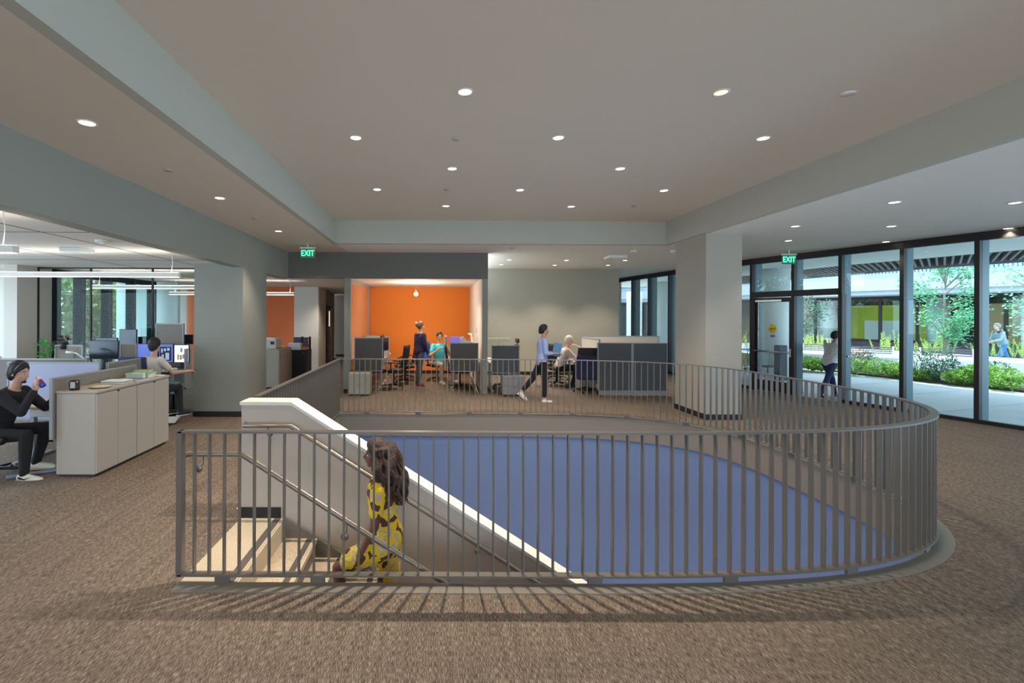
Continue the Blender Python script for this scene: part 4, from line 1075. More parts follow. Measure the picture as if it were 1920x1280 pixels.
    for q in range(44):
        a = 2*PI*q/44; ca, sa = math.cos(a), math.sin(a); b_ = .5-.5*ca               # 0 at the face, 1 at the nape
        low = {'short': (.072, -.055), 'fringe': (.066, -.085), 'bun': (.070, -.05), 'long': (.070, -.10)}.get(hair, (.07, -.05))
        zl = low[0]+(low[1]-low[0])*min(1, b_*1.7)+random.uniform(-.008, .008); pts = []; rr = []
        for k in range(6):
            z = .128+(zl-.128)*k/5; h_ = max(0, 1-((z-.025)/.108)**2)**.5; h_ = max(h_, .28) if k else .2
            pts.append(HM @ V(-.014+ca*.096*h_+(.0 if k else 0), sa*.078*h_, z)); rr.append((.012+.003*math.sin(q*1.7+k))*s if k < 5 else .006*s)
        hm.tube(pts, rr, 6)
    if hair == 'fringe': hm.ball((-.060, 0, -.040), .046, .064, .06, 12, HM)
    if hair == 'bun':
        hm.ball((.02, 0, .082), .062, .066, .040, 12, HM); hm.ball((-.115, 0, .03), .050, .05, .05, 12, HM)
    if hair == 'long':
        hm.ball((-.0, 0, .08), .085, .095, .06, 14, HM)
        for q in range(46):
            a = R(70+q*220/45); rr_ = .07+.025*(q % 3); ln = .36-.10*abs(q-22)/22+random.uniform(-.05, .05); ph = random.uniform(0, 6.3); pts = []; rs = []
            for k in range(12):
                f = k/11; sp = 1+.55*math.sin(min(1, f*1.5)*PI*.5); wv = .012*math.sin(ph+f*15)
                pts.append(HM @ V(-.02+rr_*sp*math.cos(a)-.05*f+wv, rr_*sp*math.sin(a)+.012*math.cos(ph+f*13), .07-.02*f-(ln+.07)*f)); rs.append((.020+.006*math.sin(ph*2+f*9))*s*(1 if f < .8 else 1.9-f*1.3))
            hm.tube(pts, rs, 7)
    if hair == 'thin': pass
    remesh(hm, 'hair', hairm, root, min(vox*.8, .008) if hair != 'long' else .006, 1)
    # clothing
    inf = .014
    if top:
        t = MB(); torso(t, inf, -.22 if not dress else -.3, 1.0)
        for i in (0, 1):
            if sleeve != 'none': armU(t, i, inf) if sleeve != 'short' else cap(t, shoulders[i], shoulders[i].lerp(elbows[i], .62), .06*s+.008, .052*s+.008)
            if sleeve == 'long': armF(t, i, inf*.8, .93)
            if sleeve == 'rolled': armF(t, i, inf*.8, .45)
        if dress:
            for i in (0, 1): cap(t, hips[i], hips[i].lerp(knees[i], .72), .105*s, .105*s)
        remesh(t, 'dress' if dress else 'top', top, root, vox, 3)
        if collar:
            c = MB(); c.tube([neck-up*.03*s+fwd*.0+side*0, neck+up*.02*s], [.066*s, .058*s], 14, cap=False); c.build('collar', collar, root)
    if legs:
        t = MB(); torso(t, inf*.7, -.22, .16)
        for i in (0, 1): legT(t, i, inf*.7); legS(t, i, inf*.9, 1-bare_leg)
        remesh(t, 'trousers', legs, root, vox, 3)
    if shoes:
        for i in (0, 1):
            fd = n_(V(math.cos(R(toe[i])), 0, math.sin(R(toe[i])))); ud = fd.cross(V(0, -1, 0)).normalized(); ud = ud if ud.z > 0 else -ud
            a0 = ankles[i]-V(0, 0, .03*s); t = MB()
            t.tube([a0-fd*.055*s-ud*.012*s, a0-ud*.012, a0+fd*.08*s-ud*.02*s, a0+fd*.17*s-ud*.03*s, a0+fd*.205*s-ud*.035*s], [.036*s, .045*s, .045*s, .038*s, .02*s], 12)
            t.tube([a0, a0+ud*.05*s], [.04*s, .038*s], 10)
            sh_ = remesh(t, 'shoe', shoes, root, .009, 2)
            so = MB(); so.tube([a0-fd*.06*s-ud*.048*s, a0+fd*.08*s-ud*.052*s, a0+fd*.20*s-ud*.056*s], [.037*s, .046*s, .030*s], 12, flat=.25).build('sole', mat('sole_gum', (.45, .24, .09), .6) if shoes.name == 'shoe_cream' else m_paper, sh_)
    root['j'] = 0; del root['j']
    return root, dict(wrists=wrists, head=head_c, HM=HM, neck=neck, shoulders=shoulders, up=up, side=side, fwd=fwd, ankles=ankles, elbows=elbows, knees=knees)

m_blacksw = mat('sweater_black', (.018, .016, .02), .9, bump=.3, bscale=120)
# 1 seated man in black, facing right, can in hand
p1, j1 = person('person in black sitting on an office chair and raising a can to the mouth', (-5.08, 5.60, 0), R(8), lean=24, hip_z=.52, s=1.06,
    thigh=((1, .22, .06), (1, -.18, .03)), shank=((-.28, 0, -1), (-.05, .0, -1)), upper=((.75, .15, -.75), (.80, -.10, -.62)), fore=((.75, -.25, .55), (.36, .22, .85)),
    head_yaw=-6, head_pitch=8, skin=m_skinA, top=m_blacksw, legs=mat('trousers_black', (.012, .012, .014), .9), shoes=mat('shoe_cream', (.75, .70, .58), .6), hair='fringe', vox=.007, hand_curl=1.0, toe=(0, -8))
# swoosh-like mark on the near shoe
a0 = j1['ankles'][1]
MB().prism([(-.03, -.045), (.03, -.062), (.11, -.022), (.03, -.048), (-.01, -.030), (-.035, -.02)], a0.y-.050, a0.y-.046, 'y', Matrix.Translation((a0.x, 0, a0.z-.0))).build('shoe_mark', m_black, p1)
HM = j1['HM']
MB().tube([HM @ V(-.01, .088, .01), HM @ V(.03, .078, .07), HM @ V(.045, .055, .115), HM @ V(.055, 0, .125), HM @ V(.045, -.055, .115), HM @ V(.03, -.078, .07), HM @ V(-.01, -.088, .01)], .0022, 8).build('sunglasses', m_chrome, p1)
bt = remesh((lambda t: (t.ball((.066, 0, -.092), .022, .030, .018, 12, HM), t)[1])(MB()), 'beard', m_hair, p1, .006, 2)

bpy.context.view_layer.update()
cw_ = p1.matrix_world @ (j1['wrists'][1]+V(.035, .045, .085))
t = empty('drink_can', cw_, 0, 'red white and blue drink can in the hand of the person in black', 'can')
tm = Matrix.Rotation(R(-38), 4, 'Y')
MB().lathe([(.024, -.06), (.032, -.052), (.032, .0)], n=18, M=tm).build('lower_half', mat('can_blue', (.06, .1, .5), .3, metal=.3), t)
MB().lathe([(.0322, .0), (.0322, .03)], n=18, M=tm).build('band', mat('can_red', (.6, .03, .04), .3, metal=.3), t)
MB().lathe([(.032, .03), (.032, .055), (.025, .063), (0, .063)], n=18, M=tm).build('upper_half', m_paper, t)

# 2 person in beige T-shirt seen from behind
person('black-haired person in a beige T-shirt sitting with the back turned at blue monitors', (-4.70, 8.02, 0), R(66), lean=8, hip_z=.68,
    thigh=((1, .15, -.05), (1, -.15, -.05)), shank=((0, 0, -1), (.1, 0, -1)), upper=((.55, .2, -.8), (.55, -.35, -.8)), fore=((.9, .1, .1), (.9, -.15, .02)),
    head_yaw=10, top=mat('tshirt_beige', (.66, .58, .50), .9), sleeve='short', legs=mat('trousers_darkgrey', (.03, .03, .035), .9), shoes=m_black, hair='fringe', vox=.010)
# 3 standing woman
p3, j3 = person('standing person in a navy hoodie and grey trousers with a white hair clip', (-.36, 12.95, 0), R(38), lean=3, hip_z=.93, s=.98, female=True,
    thigh=((.10, .03, -1), (-.12, -.03, -1)), shank=((-.06, 0, -1), (-.10, 0, -1)), upper=((.0, .15, -1), (.08, -.15, -1)), fore=((.35, -.1, -1), (.45, .1, -1)), head_yaw=-18,
    top=mat('hoodie_navy', (.035, .03, .085), .9), legs=mat('trousers_bluegrey', (.12, .14, .18), .9), bare_leg=.12, shoes=mat('shoe_maroon', (.22, .02, .04), .7), hair='bun', hairm=mat('hair_lightbrown', (.16, .08, .04), .6, bump=.8, bscale=100), vox=.012)
MB().ball((-.135, 0, .085), .03, .045, .03, 10, j3['HM']).build('hair_clip', m_paper, p3)
c = MB(); nk = j3['neck']; c.tube([nk+V(-.06, .07, -.02), nk+V(-.10, 0, -.05), nk+V(-.06, -.07, -.02)], [.035, .05, .035], 10); c.build('hood', MATS['hoodie_navy'], p3)
# 4 man in turquoise
p4, j4 = person('seated person in a turquoise polo shirt holding both hands before the chest', (.17, 13.90, 0), R(-58), lean=2, hip_z=.55, s=1.07, 
    thigh=((1, .25, .02), (1, -.20, .02)), shank=((.12, .1, -1), (-.1, .0, -1)), upper=((.25, .45, -.85), (.25, -.45, -.85)), fore=((.45, -.62, .60), (.45, .62, .60)), head_yaw=-25,
    skin=m_skinB, top=mat('polo_turquoise', (.08, .55, .68), .85), sleeve='short', legs=mat('trousers_khaki', (.50, .42, .34), .9), shoes=m_paper, hair='short', vox=.012, collar=mat('collar_turq', (.10, .60, .74), .85))
MB().box(.082, .086, -.05, -.008, -.016, .010, j4['HM']).box(.082, .086, .008, .05, -.016, .010, j4['HM']).box(.084, .087, -.008, .008, .0, .003, j4['HM']).build('glasses', m_glass2, p4)
# 5 walking woman
p5, j5 = person('walking person in a pale blue blouse and black trousers carrying a blue folder', (2.42, 10.75, 0), R(2), lean=3, hip_z=.90, s=.98, female=True,
    thigh=((-.48, .0, -1), (.08, -.02, -1)), shank=((-.85, 0, -1), (0, 0, -1)), upper=((.05, .1, -1), (.10, -.12, -1)), fore=((1, -.2, .05), (1, .25, .0)),
    skin=m_skinB, top=mat('blouse_blue', (.36, .46, .78), .85), sleeve='rolled', legs=mat('trousers_jet', (.012, .011, .016), .9), bare_leg=.22, shoes=mat('shoe_white', (.72, .70, .68), .7), hair='short', toe=(-40, 0), vox=.012)
c = MB(); c.ball((-.085, 0, -.02), .045, .06, .07, 12, j5['HM']); c.build('hair_knot', m_hair, p5)
bpy.context.view_layer.update()
q = p5.matrix_world @ (j5['wrists'][1]+V(.03, .05, .06))
t = MB().bbox(-.10, .10, -.008, .008, -.13, .17, .003).build('folder', mat('folder_blue', (.10, .30, .55), .5)); t.location = q; t.rotation_euler = (0, R(12), R(15)); tag(t, 'blue folder held by the walking person', 'folder')
# 6 white-haired man
person('white-haired person in a pale pink shirt bent over a desk', (3.36, 12.9, 0), R(-8), lean=24, hip_z=.55, s=1.08,
    thigh=((1, .15, 0), (1, -.15, -.0)), shank=((-.1, 0, -1), (-.35, 0, -1)), upper=((.55, .15, -.85), (.75, -.15, -.75)), fore=((.9, 0, .05), (.9, .2, .0)), head_yaw=-5, head_pitch=10,
    skin=mat('skin_rosy', (.75, .38, .26), .55), top=mat('shirt_pink', (.72, .58, .54), .85), sleeve='long', legs=MATS['trousers_jet'], shoes=m_black, hair='short', hairm=m_hairgrey, vox=.012)
# 7 person leaving by the door
p7a = atz(1556, 744, 0)
person('person in a grey patterned shirt and dark jeans walking out through the open glass door', (p7a.x-.02, p7a.y, 0), R(14), lean=20, hip_z=.82, s=.95,
    thigh=((.58, .02, -1), (-.50, -.02, -1)), shank=((.25, 0, -1), (-.60, 0, -1)), upper=((.35, .2, -.9), (.30, -.2, -.9)), fore=((1, .1, .25), (1, -.1, .2)), head_yaw=-10, head_pitch=12,
    skin=m_skinB, top=mat('shirt_greyprint', (.75, .70, .68), .85, var=.35, vscale=40), sleeve='rolled', legs=mat('jeans_dark', (.03, .035, .09), .9), shoes=m_black, hair='short', toe=(0, -20), vox=.012)
# 8 passer-by outside with backpack
p8a = atz(1868, 690, 0)
p8, j8 = person('person in blue jeans with a black backpack walking in the planted courtyard', (p8a.x+.25, p8a.y, 0), R(168), lean=18, hip_z=.92,
    thigh=((.45, .02, -1), (-.45, -.02, -1)), shank=((.25, 0, -1), (-.35, 0, -1)), upper=((.35, .1, -.9), (.2, -.1, -.9)), fore=((.9, 0, -.2), (.9, 0, -.1)),
    top=mat('jacket_greyblue', (.25, .32, .38), .9), legs=mat('jeans_blue', (.07, .20, .50), .9), shoes=m_black, hair='short', hairm=mat('cap_grey', (.2, .23, .22), .8), vox=.014)
t = MB(); t.bbox(-.27, -.10, -.15, .15, 1.02, 1.42, .06, Matrix.Rotation(R(14), 4, 'Y')).build('backpack', mat('backpack_dark', (.04, .05, .07), .8), p8)
# 9 person on the stairs in yellow dress
p9z = -.17*5.1
m_dress = bpy.data.materials.new('dress_yellow_floral'); m_dress.use_nodes = True
nt = m_dress.node_tree; b_ = nt.nodes['Principled BSDF']; b_.inputs['Roughness'].default_value = .9
tc = nt.nodes.new('ShaderNodeTexCoord'); nz = nt.nodes.new('ShaderNodeTexNoise'); nz.inputs['Scale'].default_value = 11; nz.inputs['Detail'].default_value = 1.5
cr = nt.nodes.new('ShaderNodeValToRGB'); cr.color_ramp.interpolation = 'CONSTANT'; e = cr.color_ramp.elements
e[0].position = 0; e[0].color = (.10, .04, .03, 1); e[1].position = .43; e[1].color = (.82, .52, .02, 1)
for pos, col in ((.56, (.50, .40, .33, 1)), (.62, (.85, .60, .05, 1)), (.70, (.16, .20, .25, 1))):
    k = cr.color_ramp.elements.new(pos); k.color = col
nt.links.new(tc.outputs['Object'], nz.inputs['Vector']); nt.links.new(nz.outputs['Fac'], cr.inputs[0]); nt.links.new(cr.outputs[0], b_.inputs['Base Color']); MATS['dress_yellow_floral'] = m_dress
p9, j9 = person('person in a yellow floral dress with long dark brown hair climbing the stairs', (-.36, 3.95, -RI*4), R(180), lean=8, hip_z=.78, s=.98, female=True,
    thigh=((.92, .02, -.42), (.02, -.02, -1)), shank=((-.05, 0, -1), (-.10, 0, -1)), upper=((.10, .12, -1), (-.10, -.12, -1)), fore=((.45, -.1, -.9), (.15, .05, -1)),
    skin=m_skinD, top=m_dress, dress=True, sleeve='short', shoes=mat('sandal_brown', (.12, .05, .03), .6), hair='long', hairm=m_hairbr, vox=.008, hand_curl=.35)
# ------------------------------------------------------------------ outside: courtyard
struct('ground_pavement', MB().prism([(gX(-6)+.1, -6), (40, -6), (60, 60), (-2, 60), (4, 30), (gX(19.6)+.1, 19.6), (8.03, 15.85), (gX(13.02)+.1, 13.02), (gX(4)+.1, 4)], -.12, -.004), mat('pavement_concrete', (.56, .58, .58), .8, var=.06, vscale=1.5))
jt = MB()
for k in range(14):
    Y0 = 2+k*1.5; a = Vector((gX(min(Y0, 13))+.1, Y0)); d = Vector((.94, .33))
    jt.sweep([tuple(a), tuple(a+d*5)], -.006, .006, -.004, -.002)
struct('pavement_joints', jt, mat('joint_grey', (.25, .26, .27), .9))
# walkway roof with slatted edge
def off(Y, d_):
    return (gX(Y)+d_*.945+(0 if Y < 13.02 else 0), Y+d_*.33)
rY = [-6, -2, 2, 6, 9, 11, 13, 15, 17, 19.6, 24]
inn = [(gX(y)+.06, y) for y in rY[:-1]]; inn.append((gX(19.6)+.06, 24))
mid = [off(y, 3.9) for y in rY]; far_ = [off(y, 6.6) for y in rY]
struct('ceiling_walkway', MB().prism(inn+list(reversed(mid)), 3.42, 3.6), mat('walkway_soffit', (.72, .78, .74), .85))
sl = empty('slatted_canopy', (0, 0, 0), label='canopy of dark parallel slats outside along the walkway roof edge', cat='canopy')
slm = MB(); dv = Vector((.726, .688))
for k in range(170):
    y = -5+k*.155
    if y > 21: break
    a = Vector(off(y, 3.95)); L_ = 2.7/ (dv.dot(Vector((.945, .33)))); b = a+dv*L_
    slm.sweep([tuple(a), tuple(b)], -.022, .022, 3.42, 3.54)
slm.build('slats', mat('slat_dark', (.12, .12, .13), .6), sl, kind=None)
MB().sweep([off(y, 6.62) for y in rY], -.05, .05, 3.36, 3.62).build('edge_beam', mat('edge_beam', (.30, .31, .34), .6), sl)
struct('roof_slab', MB().prism(mid+list(reversed(far_)), 3.62, 3.75), mat('roof_slab', (.12, .12, .14), .8))
# planting bed
bedY = [-4, 2, 6, 9, 11, 13.2, 16.1, 18.9, 22, 26]
bedA = [(16.6+(2-y)*.27, y) if y < 9 else ({9: 15.9, 11: 15.45, 13.2: 14.85, 16.1: 14.05, 18.9: 13.8, 22: 13.3, 26: 12.4}[y], y) for y in bedY]
bedB = [(x+3.1, y+1.0) for x, y in bedA]
struct('ground_bed', MB().prism(bedA+list(reversed(bedB)), -.003, .05), mat('mulch', (.10, .075, .075), .95, var=.5, vscale=30))
bedC = [(x+4.6, y+1.5) for x, y in bedA]; bedD = [(x+7.4, y+2.4) for x, y in bedA]
struct('ground_bed_2', MB().prism(bedC+list(reversed(bedD)), -.003, .42), mat('planter_wall', (.55, .58, .60), .8))
def foliage(name, loc, rx, ry, rz, n, m, label, cat='shrub', group=None, leaf=.05, stem=True, core=True, z0=0, spiky=0):
    t = empty(name, loc, 0, label, cat, group); l = MB()
    for i in range(n):
        u = random.uniform(-1, 1) if not spiky else random.uniform(-.2, 1); th = random.uniform(0, 2*PI); rr = (random.uniform(.45, 1))**.5; q = math.sqrt(max(0, 1-u*u))
        p = V(rx*rr*q*math.cos(th), ry*rr*q*math.sin(th), z0+rz+rz*rr*u)
        lump = 1+.18*math.sin(5*th+3*u); p.x *= lump; p.y *= lump
        M = Matrix.Translation(p) @ Matrix.Rotation(th+random.uniform(-.8, .8), 4, 'Z') @ Matrix.Rotation(random.uniform(-1.3, .6), 4, 'Y') @ Matrix.Rotation(random.uniform(-.8, .8), 4, 'X')
        a = leaf*random.uniform(.7, 1.4)
        l.add([M @ V(0, 0, 0), M @ V(a*.5, a*.32, 0), M @ V(a, 0, 0), M @ V(a*.5, -a*.32, 0)], [(0, 1, 2, 3)], False)
    l.build('leaves', m, t, fix=False)
    if stem:
        s_ = MB()
        for i in range(7):
            a = i*.9; s_.tube([(0, 0, 0), (rx*.35*math.cos(a), ry*.35*math.sin(a), z0+rz*.8), (rx*.6*math.cos(a), ry*.6*math.sin(a), z0+rz*1.4)], [.018, .012, .006], 5)
        s_.build('branches', mat('bark', (.22, .19, .15), .9), t)
    return t
lm1 = leaf_mat('leaf_lime', (.10, .28, .03), (.34, .58, .10), 5)
lm2 = leaf_mat('leaf_blue_green', (.03, .10, .07), (.12, .26, .16), 6)
lm3 = leaf_mat('leaf_yellow_green', (.30, .50, .08), (.62, .78, .22), 7)
lm4 = leaf_mat('leaf_tree', (.05, .26, .12), (.20, .55, .28), 4)
lm5 = leaf_mat('leaf_rust', (.30, .10, .06), (.45, .22, .12), 7)
# low hedge shrubs in the first bed: (px, py base, width m, height, kind)
shr = [(1398,690,.55,.55,0),(1430,690,.6,.5,0),(1488,692,.6,.45,0),(1512,694,.6,.5,0),(1538,697,.6,.48,0),(1556,698,.5,.4,0),
       (1618,703,.55,.50,0),(1640,700,.45,.62,1),(1672,706,.7,.52,0),(1704,710,.5,.45,0),(1742,713,.5,.75,1),(1760,716,.35,.30,0),(1781,718,.55,.82,1),(1803,720,.45,.60,1),(1832,724,.45,.42,0),(1862,724,.6,.55,0),(1890,727,.7,.55,0),(1916,733,.5,.4,0),(1886,708,.5,.45,1),(1630,692,.4,.70,2)]
labs = {0: 'low lime green hedge shrub at the front edge of the planting bed', 1: 'blue-green feathery shrub in the front planting bed', 2: 'rust red twiggy shrub in the front planting bed'}
places = ['behind the pillar edge', 'left of the round column', 'right of the round column', 'seen through the closed door side', 'beside the person leaving', 'just left of the open door', 'right of the open door leaf', 'near the rust red one', 'left of the thick mullion', 'against the thick mullion', 'first from the mullion', 'between two feathery ones', 'tallest of the feathery ones', 'right of the tallest one', 'left of the right mullion', 'right of the right mullion', 'broadest at the right', 'cut by the right picture edge', 'behind at the right, under the backpack', 'with reddish twigs']
for i, (x, y, r_, h, k) in enumerate(shr):
    p = atz(x, y, 0.03)
    foliage('shrub', (p.x, p.y+.35, .03), r_*(.8 if k else 1), r_*.7, h*.5*(1.15 if k == 1 else 1), 900 if k == 0 else 650, (lm1, lm2, lm5)[k], {0: 'low lime green shrub, ', 1: 'blue-green feathery shrub, ', 2: 'rust red shrub, '}[k]+places[i], group=None, leaf=.07 if k == 0 else .06)
# upright yellow-green plants of the second bed
def upright(x, y, Y, n, h, label):
    p = at(x, y, Y); t = empty('upright_plant', (p.x, Y, .40), 0, label, 'plant'); l = MB(); s_ = MB()
    for i in range(n):
        bx, by = random.uniform(-.45, .45), random.uniform(-.25, .25); hh = h*random.uniform(.6, 1); lx, ly = random.uniform(-.15, .15), random.uniform(-.1, .1)
        s_.tube([(bx, by, 0), (bx+lx, by+ly, hh)], .008, 4)
        for k in range(34):
            f = k/34; a = k*2.4; c = V(bx+lx*f, by+ly*f, hh*(.15+.85*f)); r_ = .075*(1-.5*f)
            M = Matrix.Translation(c) @ Matrix.Rotation(a, 4, 'Z') @ Matrix.Rotation(-.75, 4, 'Y')
            l.add([M @ V(0, 0, 0), M @ V(r_*.6, .012, 0), M @ V(r_*1.5, 0, 0), M @ V(r_*.6, -.012, 0)], [(0, 1, 2, 3)], False)
    l.build('leaves', lm3, t, fix=False); s_.build('stems', mat('stem_green', (.2, .3, .08), .8), t)
ups = [(1403,656,23,8,.9,'beside the left pillar edge'),(1487,652,22,9,.8,'left of the small far tree'),(1512,650,22,10,.9,'under the small far tree'),(1535,652,22,9,.75,'right of the small far tree'),(1562,654,22,8,.7,'over the shoulder of the leaving person'),
       (1665,650,20,12,.95,'left of the thick mullion'),(1686,652,20,10,1.0,'touching the thick mullion'),(1722,654,19.5,7,.7,'right of the thick mullion'),(1744,656,19.5,9,.65,'at the foot of the round concrete column'),(1772,654,19.5,13,1.0,'under the leafy tree'),(1832,660,18.5,6,.6,'left of the right mullion'),(1866,662,18,7,.6,'in front of the passer-by'),(1910,660,18,8,.75,'at the right picture edge')]
for x, y, Y, n, h, l_ in ups: upright(x, y, Y, n, h, 'upright yellow-green plant '+l_)
# seat-wall benches with dark slats
def bench(x0, x1, y0, y1, Y0, Y1, label):
    a = at(x0, y0, Y0); b = at(x1, y1, Y1); d = Vector((b.x-a.x, b.y-a.y)); L_ = d.length; ang = math.atan2(d.y, d.x)
    t = empty('bench', (a.x, a.y, 0), ang, label, 'bench')
    MB().bbox(0, L_, -.5, .1, 0, .40, .01).build('seat_wall', MATS['planter_wall'], t)
    MB().bbox(0, L_, -.45, -.05, .40, .45, .01).build('seat', m_paper, t)
    for k in range(4): MB().box(.05, L_-.05, .02+.02*k, .045+.02*k, .52+.07*k, .56+.07*k).build('back_slat', mat('bench_slat', (.14, .13, .14), .7), t)
    for x in (.05, L_-.1): MB().box(x, x+.05, .0, .10, .40, .80).build('end_support', m_paper, t)
bench(1583, 1680, 662, 664, 19.2, 18.3, 'dark slatted seat-wall bench left of the thick mullion')
bench(1720, 1832, 664, 672, 18.0, 17.0, 'dark slatted seat-wall bench behind the feathery shrubs')
bench(1500, 1572, 656, 658, 20.6, 19.6, 'slatted seat-wall bench behind the leaving person')
# trees
def tree(x, Y, zc, rx, rz, n, m, label, trunk_h, leaf=.13):
    p = at(x, 593, Y); t = empty('tree', (p.x, Y, 0), 0, label, 'tree'); l = MB(); br = MB()
    br.tube([(0, 0, .0), (.05, .05, trunk_h*.6), (-.03, 0, zc)], [.06, .05, .03], 8)
    for i in range(26):
        a = random.uniform(0, 2*PI); zz = zc+random.uniform(-.85, .9)*rz; q = rx*random.uniform(.45, 1)*math.sqrt(max(.1, 1-((zz-zc)/rz)**2))
        e = V(q*math.cos(a), q*math.sin(a), zz); s0 = V(0, 0, max(trunk_h*.5, zz-rz*.5))
        br.tube([s0, s0.lerp(e, .5)+V(0, 0, .1), e], [.025, .014, .006], 5)
        for k in range(n//26):
            c = s0.lerp(e, random.uniform(.45, 1.08))+V(*(random.gauss(0, .16) for _ in range(3)))
            M = Matrix.Translation(c) @ Matrix.Rotation(random.uniform(0, 6.3), 4, 'Z') @ Matrix.Rotation(random.uniform(-1, .6), 4, 'Y') @ Matrix.Rotation(random.uniform(-.6, .6), 4, 'X')
            s_ = leaf*random.uniform(.6, 1.2); l.add([M @ V(0, 0, 0), M @ V(s_*.5, s_*.34, 0), M @ V(s_, 0, 0), M @ V(s_*.5, -s_*.34, 0)], [(0, 1, 2, 3)], False)
    l.build('leaves', m, t, fix=False); br.build('trunk', mat('bark', (.22, .19, .15), .9), t)
tree(1772, 19.3, 2.85, 1.45, 1.9, 3000, lm4, 'leafy green courtyard tree before the pale fascia', 1.4)
tree(1512, 24.5, 2.2, .95, 1.0, 1600, leaf_mat('leaf_dark', (.02, .09, .06), (.08, .22, .14), 5), 'small dark green tree seen through the open door', 1.1, .11)
tree(1955, 15.5, 2.5, 1.0, 1.6, 900, lm4, 'tree cut by the right picture edge', 1.4)
# round columns
def rcol(x, Y, r_, z1, name='wall_column'):
    p = at(x, 593, Y); struct(name, MB().lathe([(r_, 0), (r_, z1)], (p.x, Y, 0), 32), mat('column_white', (.74, .78, .76), .7))
rcol(1453, 15.4, .40, 3.42); rcol(1241, 21.2, .42, 3.42); rcol(1189, 27, .4, 3.3); rcol(1553, 28, .42, 3.3); rcol(1759, 24.0, .42, 3.3); rcol(1940, 21, .4, 3.3)
# column foot box and metal table near the entrance
t = MB().bbox(-.12, .12, -.12, .12, 0, 1.05, .01).build('bollard_post', mat('post_slate', (.06, .07, .09), .6)); t.location = (at(1464, 593, 14.6).x, 14.6, 0); tag(t, 'dark slate post in front of the round column', 'post')
t = empty('patio_table', (at(1412, 593, 17.4).x, 17.4, 0), label='pale blue patio table outside left of the entrance door', cat='table')
MB().lathe([(0, .72), (.55, .72), (.55, .745), (0, .745)], n=28).build('tabletop', mat('table_paleblue', (.45, .6, .7), .5), t)
for k in range(4):
    a = k*PI/2+.5; MB().tube([(.15*math.cos(a), .15*math.sin(a), .72), (.42*math.cos(a), .42*math.sin(a), .0)], .014, 6).build('leg', m_black, t)
def patio_chair(x, Y, rz, label):
    t = empty('patio_chair', (at(x, 593, Y).x, Y, 0), rz, label, 'patio chair')
    for sx in (-.2, .2):
        for sy in (-.2, .2): MB().tube([(sx, sy, 0), (sx*.95, sy*.95, .44)], .011, 6).build('leg', m_black, t)
    MB().bbox(-.22, .22, -.22, .22, .44, .46, .006).build('seat', m_frame, t)
    b = MB()
    for k in range(5): b.tube([(-.21, -.18+.09*k, .46), (-.25, -.18+.09*k, .82)], .006, 5)
    b.tube([(-.25, -.2, .82), (-.25, .2, .82)], .011, 6); b.build('backrest', m_black, t)
patio_chair(1397, 14.8, R(10), 'black metal patio chair just right of the right pillar')
patio_chair(1440, 14.2, R(190), 'black metal patio chair in front of the round column')
# opposite building
Fa, Fb = Vector((26.6, 19.7)), Vector((12.5, 45.5))
fd = (Fb-Fa).normalized(); FM = Matrix.Translation((Fa.x, Fa.y, 0)) @ Matrix.Rotation(math.atan2(fd.y, fd.x), 4, 'Z'); FL = (Fb-Fa).length
# local x along, +y towards us (left of travel)
bd = empty('courtyard_building', (0, 0, 0), label='long pale building with glazed ground floor across the courtyard', cat='building')
def B(name, m, *a): return MB().box(*a, FM).build(name, m, bd)
B('back_wall', mat('room_dark', (.09, .085, .085), .8), -8, FL, -3.2, -3.0, 0, 3.2)
B('room_floor', mat('room_floor', (.15, .14, .13), .8), -8, FL, -3.0, 0, 0, .02)
B('room_ceiling', mat('room_ceiling', (.3, .3, .3), .8), -8, FL, -3.0, 0, 2.95, 3.0)
B('plinth', mat('plinth_plum', (.06, .04, .05), .8), -8, FL, -.06, .04, 0, .62)
lintel = B('lintel', m_frame, -8, FL, -.08, .06, 2.86, 3.02)
k = 0; x = -8
while x < FL:
    w_ = 1.45; B('window_frame', m_frame, x-.06, x+.06, -.06, .06, .6, 2.88)
    x += w_; k += 1
B('glazing', m_glass2, -8, FL, -.01, .01, .62, 2.86)
yg = mat('room_yellow_green', (.42, .50, .02), .7, emit=(.30, .36, .03), es=.3)  # yellow-green and tan walls glow by themselves, in place of room light
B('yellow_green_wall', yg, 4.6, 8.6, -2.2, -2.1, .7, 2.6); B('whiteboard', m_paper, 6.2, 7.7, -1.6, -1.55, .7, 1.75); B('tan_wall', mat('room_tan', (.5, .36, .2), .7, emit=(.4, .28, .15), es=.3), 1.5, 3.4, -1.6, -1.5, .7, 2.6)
B('pale_blind', mat('blind_pale', (.55, .52, .42), .8), 8.8, 10.2, -.5, -.45, .7, 2.7)
B('slab_soffit', mat('soffit_grey', (.55, .56, .60), .8), -8, FL, -.1, 2.4, 3.02, 3.35)
B('fascia', mat('fascia_white', (.46, .49, .52), .7), -8, FL, 2.4, 2.7, 3.22, 3.78)
B('upper_fascia', mat('fascia_white2', (.36, .40, .44), .7), -8, FL, 2.2, 2.5, 3.78, 4.02)
B('upper_wall', mat('upper_wall_pale', (.35, .41, .48), .8), -8, FL, -2, -1.8, 4.0, 7.5)
pk = MB()
x = -8
while x < FL: pk.box(x, x+.03, 2.25, 2.28, 4.02, 5.05, FM); x += .13
pk.box(-8, FL, 2.22, 2.30, 5.05, 5.1, FM); pk.build('balcony_rail', mat('rail_navy', (.03, .05, .10), .6), bd)
# something dark behind the walkway at the far left window strip
struct('wall_far_wing', MB().prism([(4, 30), (12.5, 45.5), (12.3, 46), (3.5, 30.3)], 0, 6), mat('far_wing', (.35, .38, .42), .8))

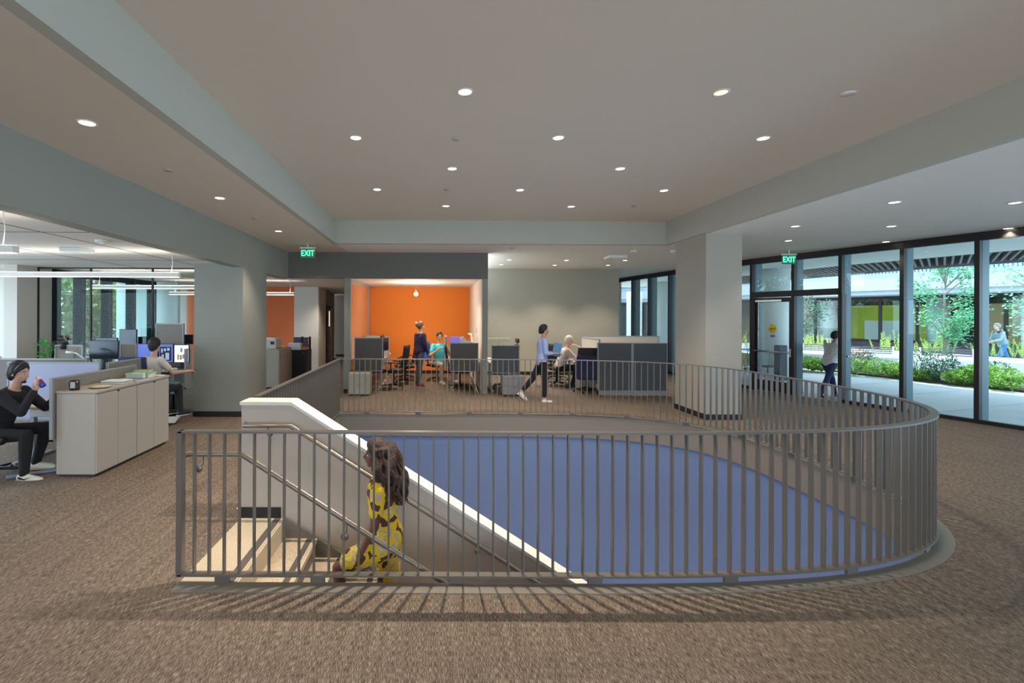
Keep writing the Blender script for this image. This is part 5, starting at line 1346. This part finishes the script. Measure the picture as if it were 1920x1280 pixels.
# ------------------------------------------------------------------ outside the office windows (left)
struct('ground_left', MB().box(-60, -8.2, 2, 60, -.2, -.05), mat('street_ground', (.15, .16, .14), .9))
lt1 = leaf_mat('leaf_sunny', (.05, .14, .02), (.22, .34, .09), 3, .35)
def bigtree(x, y, zc, rx, rz, n, label, m=lt1):
    t = empty('street_tree', (x, y, 0), 0, label, 'tree'); l = MB()
    for i in range(n):
        u = random.uniform(-1, 1); th = random.uniform(0, 2*PI); rr = random.uniform(.2, 1)**.4; q = math.sqrt(1-u*u)
        c = V(rx*rr*q*math.cos(th), rx*rr*q*math.sin(th), zc+rz*rr*u)
        M = Matrix.Translation(c) @ Matrix.Rotation(random.uniform(0, 6.3), 4, 'Z') @ Matrix.Rotation(random.uniform(-1.2, 1.2), 4, 'Y')
        s_ = random.uniform(.14, .28); l.add([M @ V(0, 0, 0), M @ V(s_*.5, s_*.36, 0), M @ V(s_, 0, 0), M @ V(s_*.5, -s_*.36, 0)], [(0, 1, 2, 3)], False)
    l.build('leaves', m, t, fix=False)
    MB().tube([(0, 0, 0), (.1, 0, zc*.5), (0, .1, zc)], [.10, .08, .04], 8).build('trunk', mat('bark_light', (.30, .22, .14), .9), t)
bigtree(-12.9, 17.0, 2.6, 2.0, 2.5, 5200, 'sunlit green tree filling the first office window')
bigtree(-14.2, 20.5, 2.9, 2.1, 2.5, 4600, 'sunlit green tree behind the second office window')
bigtree(-16.5, 27.5, 3.4, 2.2, 2.4, 3800, 'yellow-green tree behind the third office window')
for i, (x, y) in enumerate(((-10.6, 13.6), (-10.9, 16.2), (-11.6, 19.2))):
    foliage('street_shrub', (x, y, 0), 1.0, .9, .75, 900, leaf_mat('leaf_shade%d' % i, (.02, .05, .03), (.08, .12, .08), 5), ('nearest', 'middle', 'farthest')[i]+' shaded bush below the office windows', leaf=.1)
sb = empty('street_building', (-24, 40, 0), R(8), 'white house with dark window bands beyond the street', 'building')
MB().box(-4, 6, 0, 6, 0, 6).build('wall', mat('house_white', (.45, .44, .40), .8), sb)
for k in range(3):
    for q in range(4): MB().box(-3.4+q*2.3, -2.0+q*2.3, -.05, 0, .9+1.7*k, 1.7+1.7*k).build('window', mat('house_window', (.12, .16, .22), .3), sb)
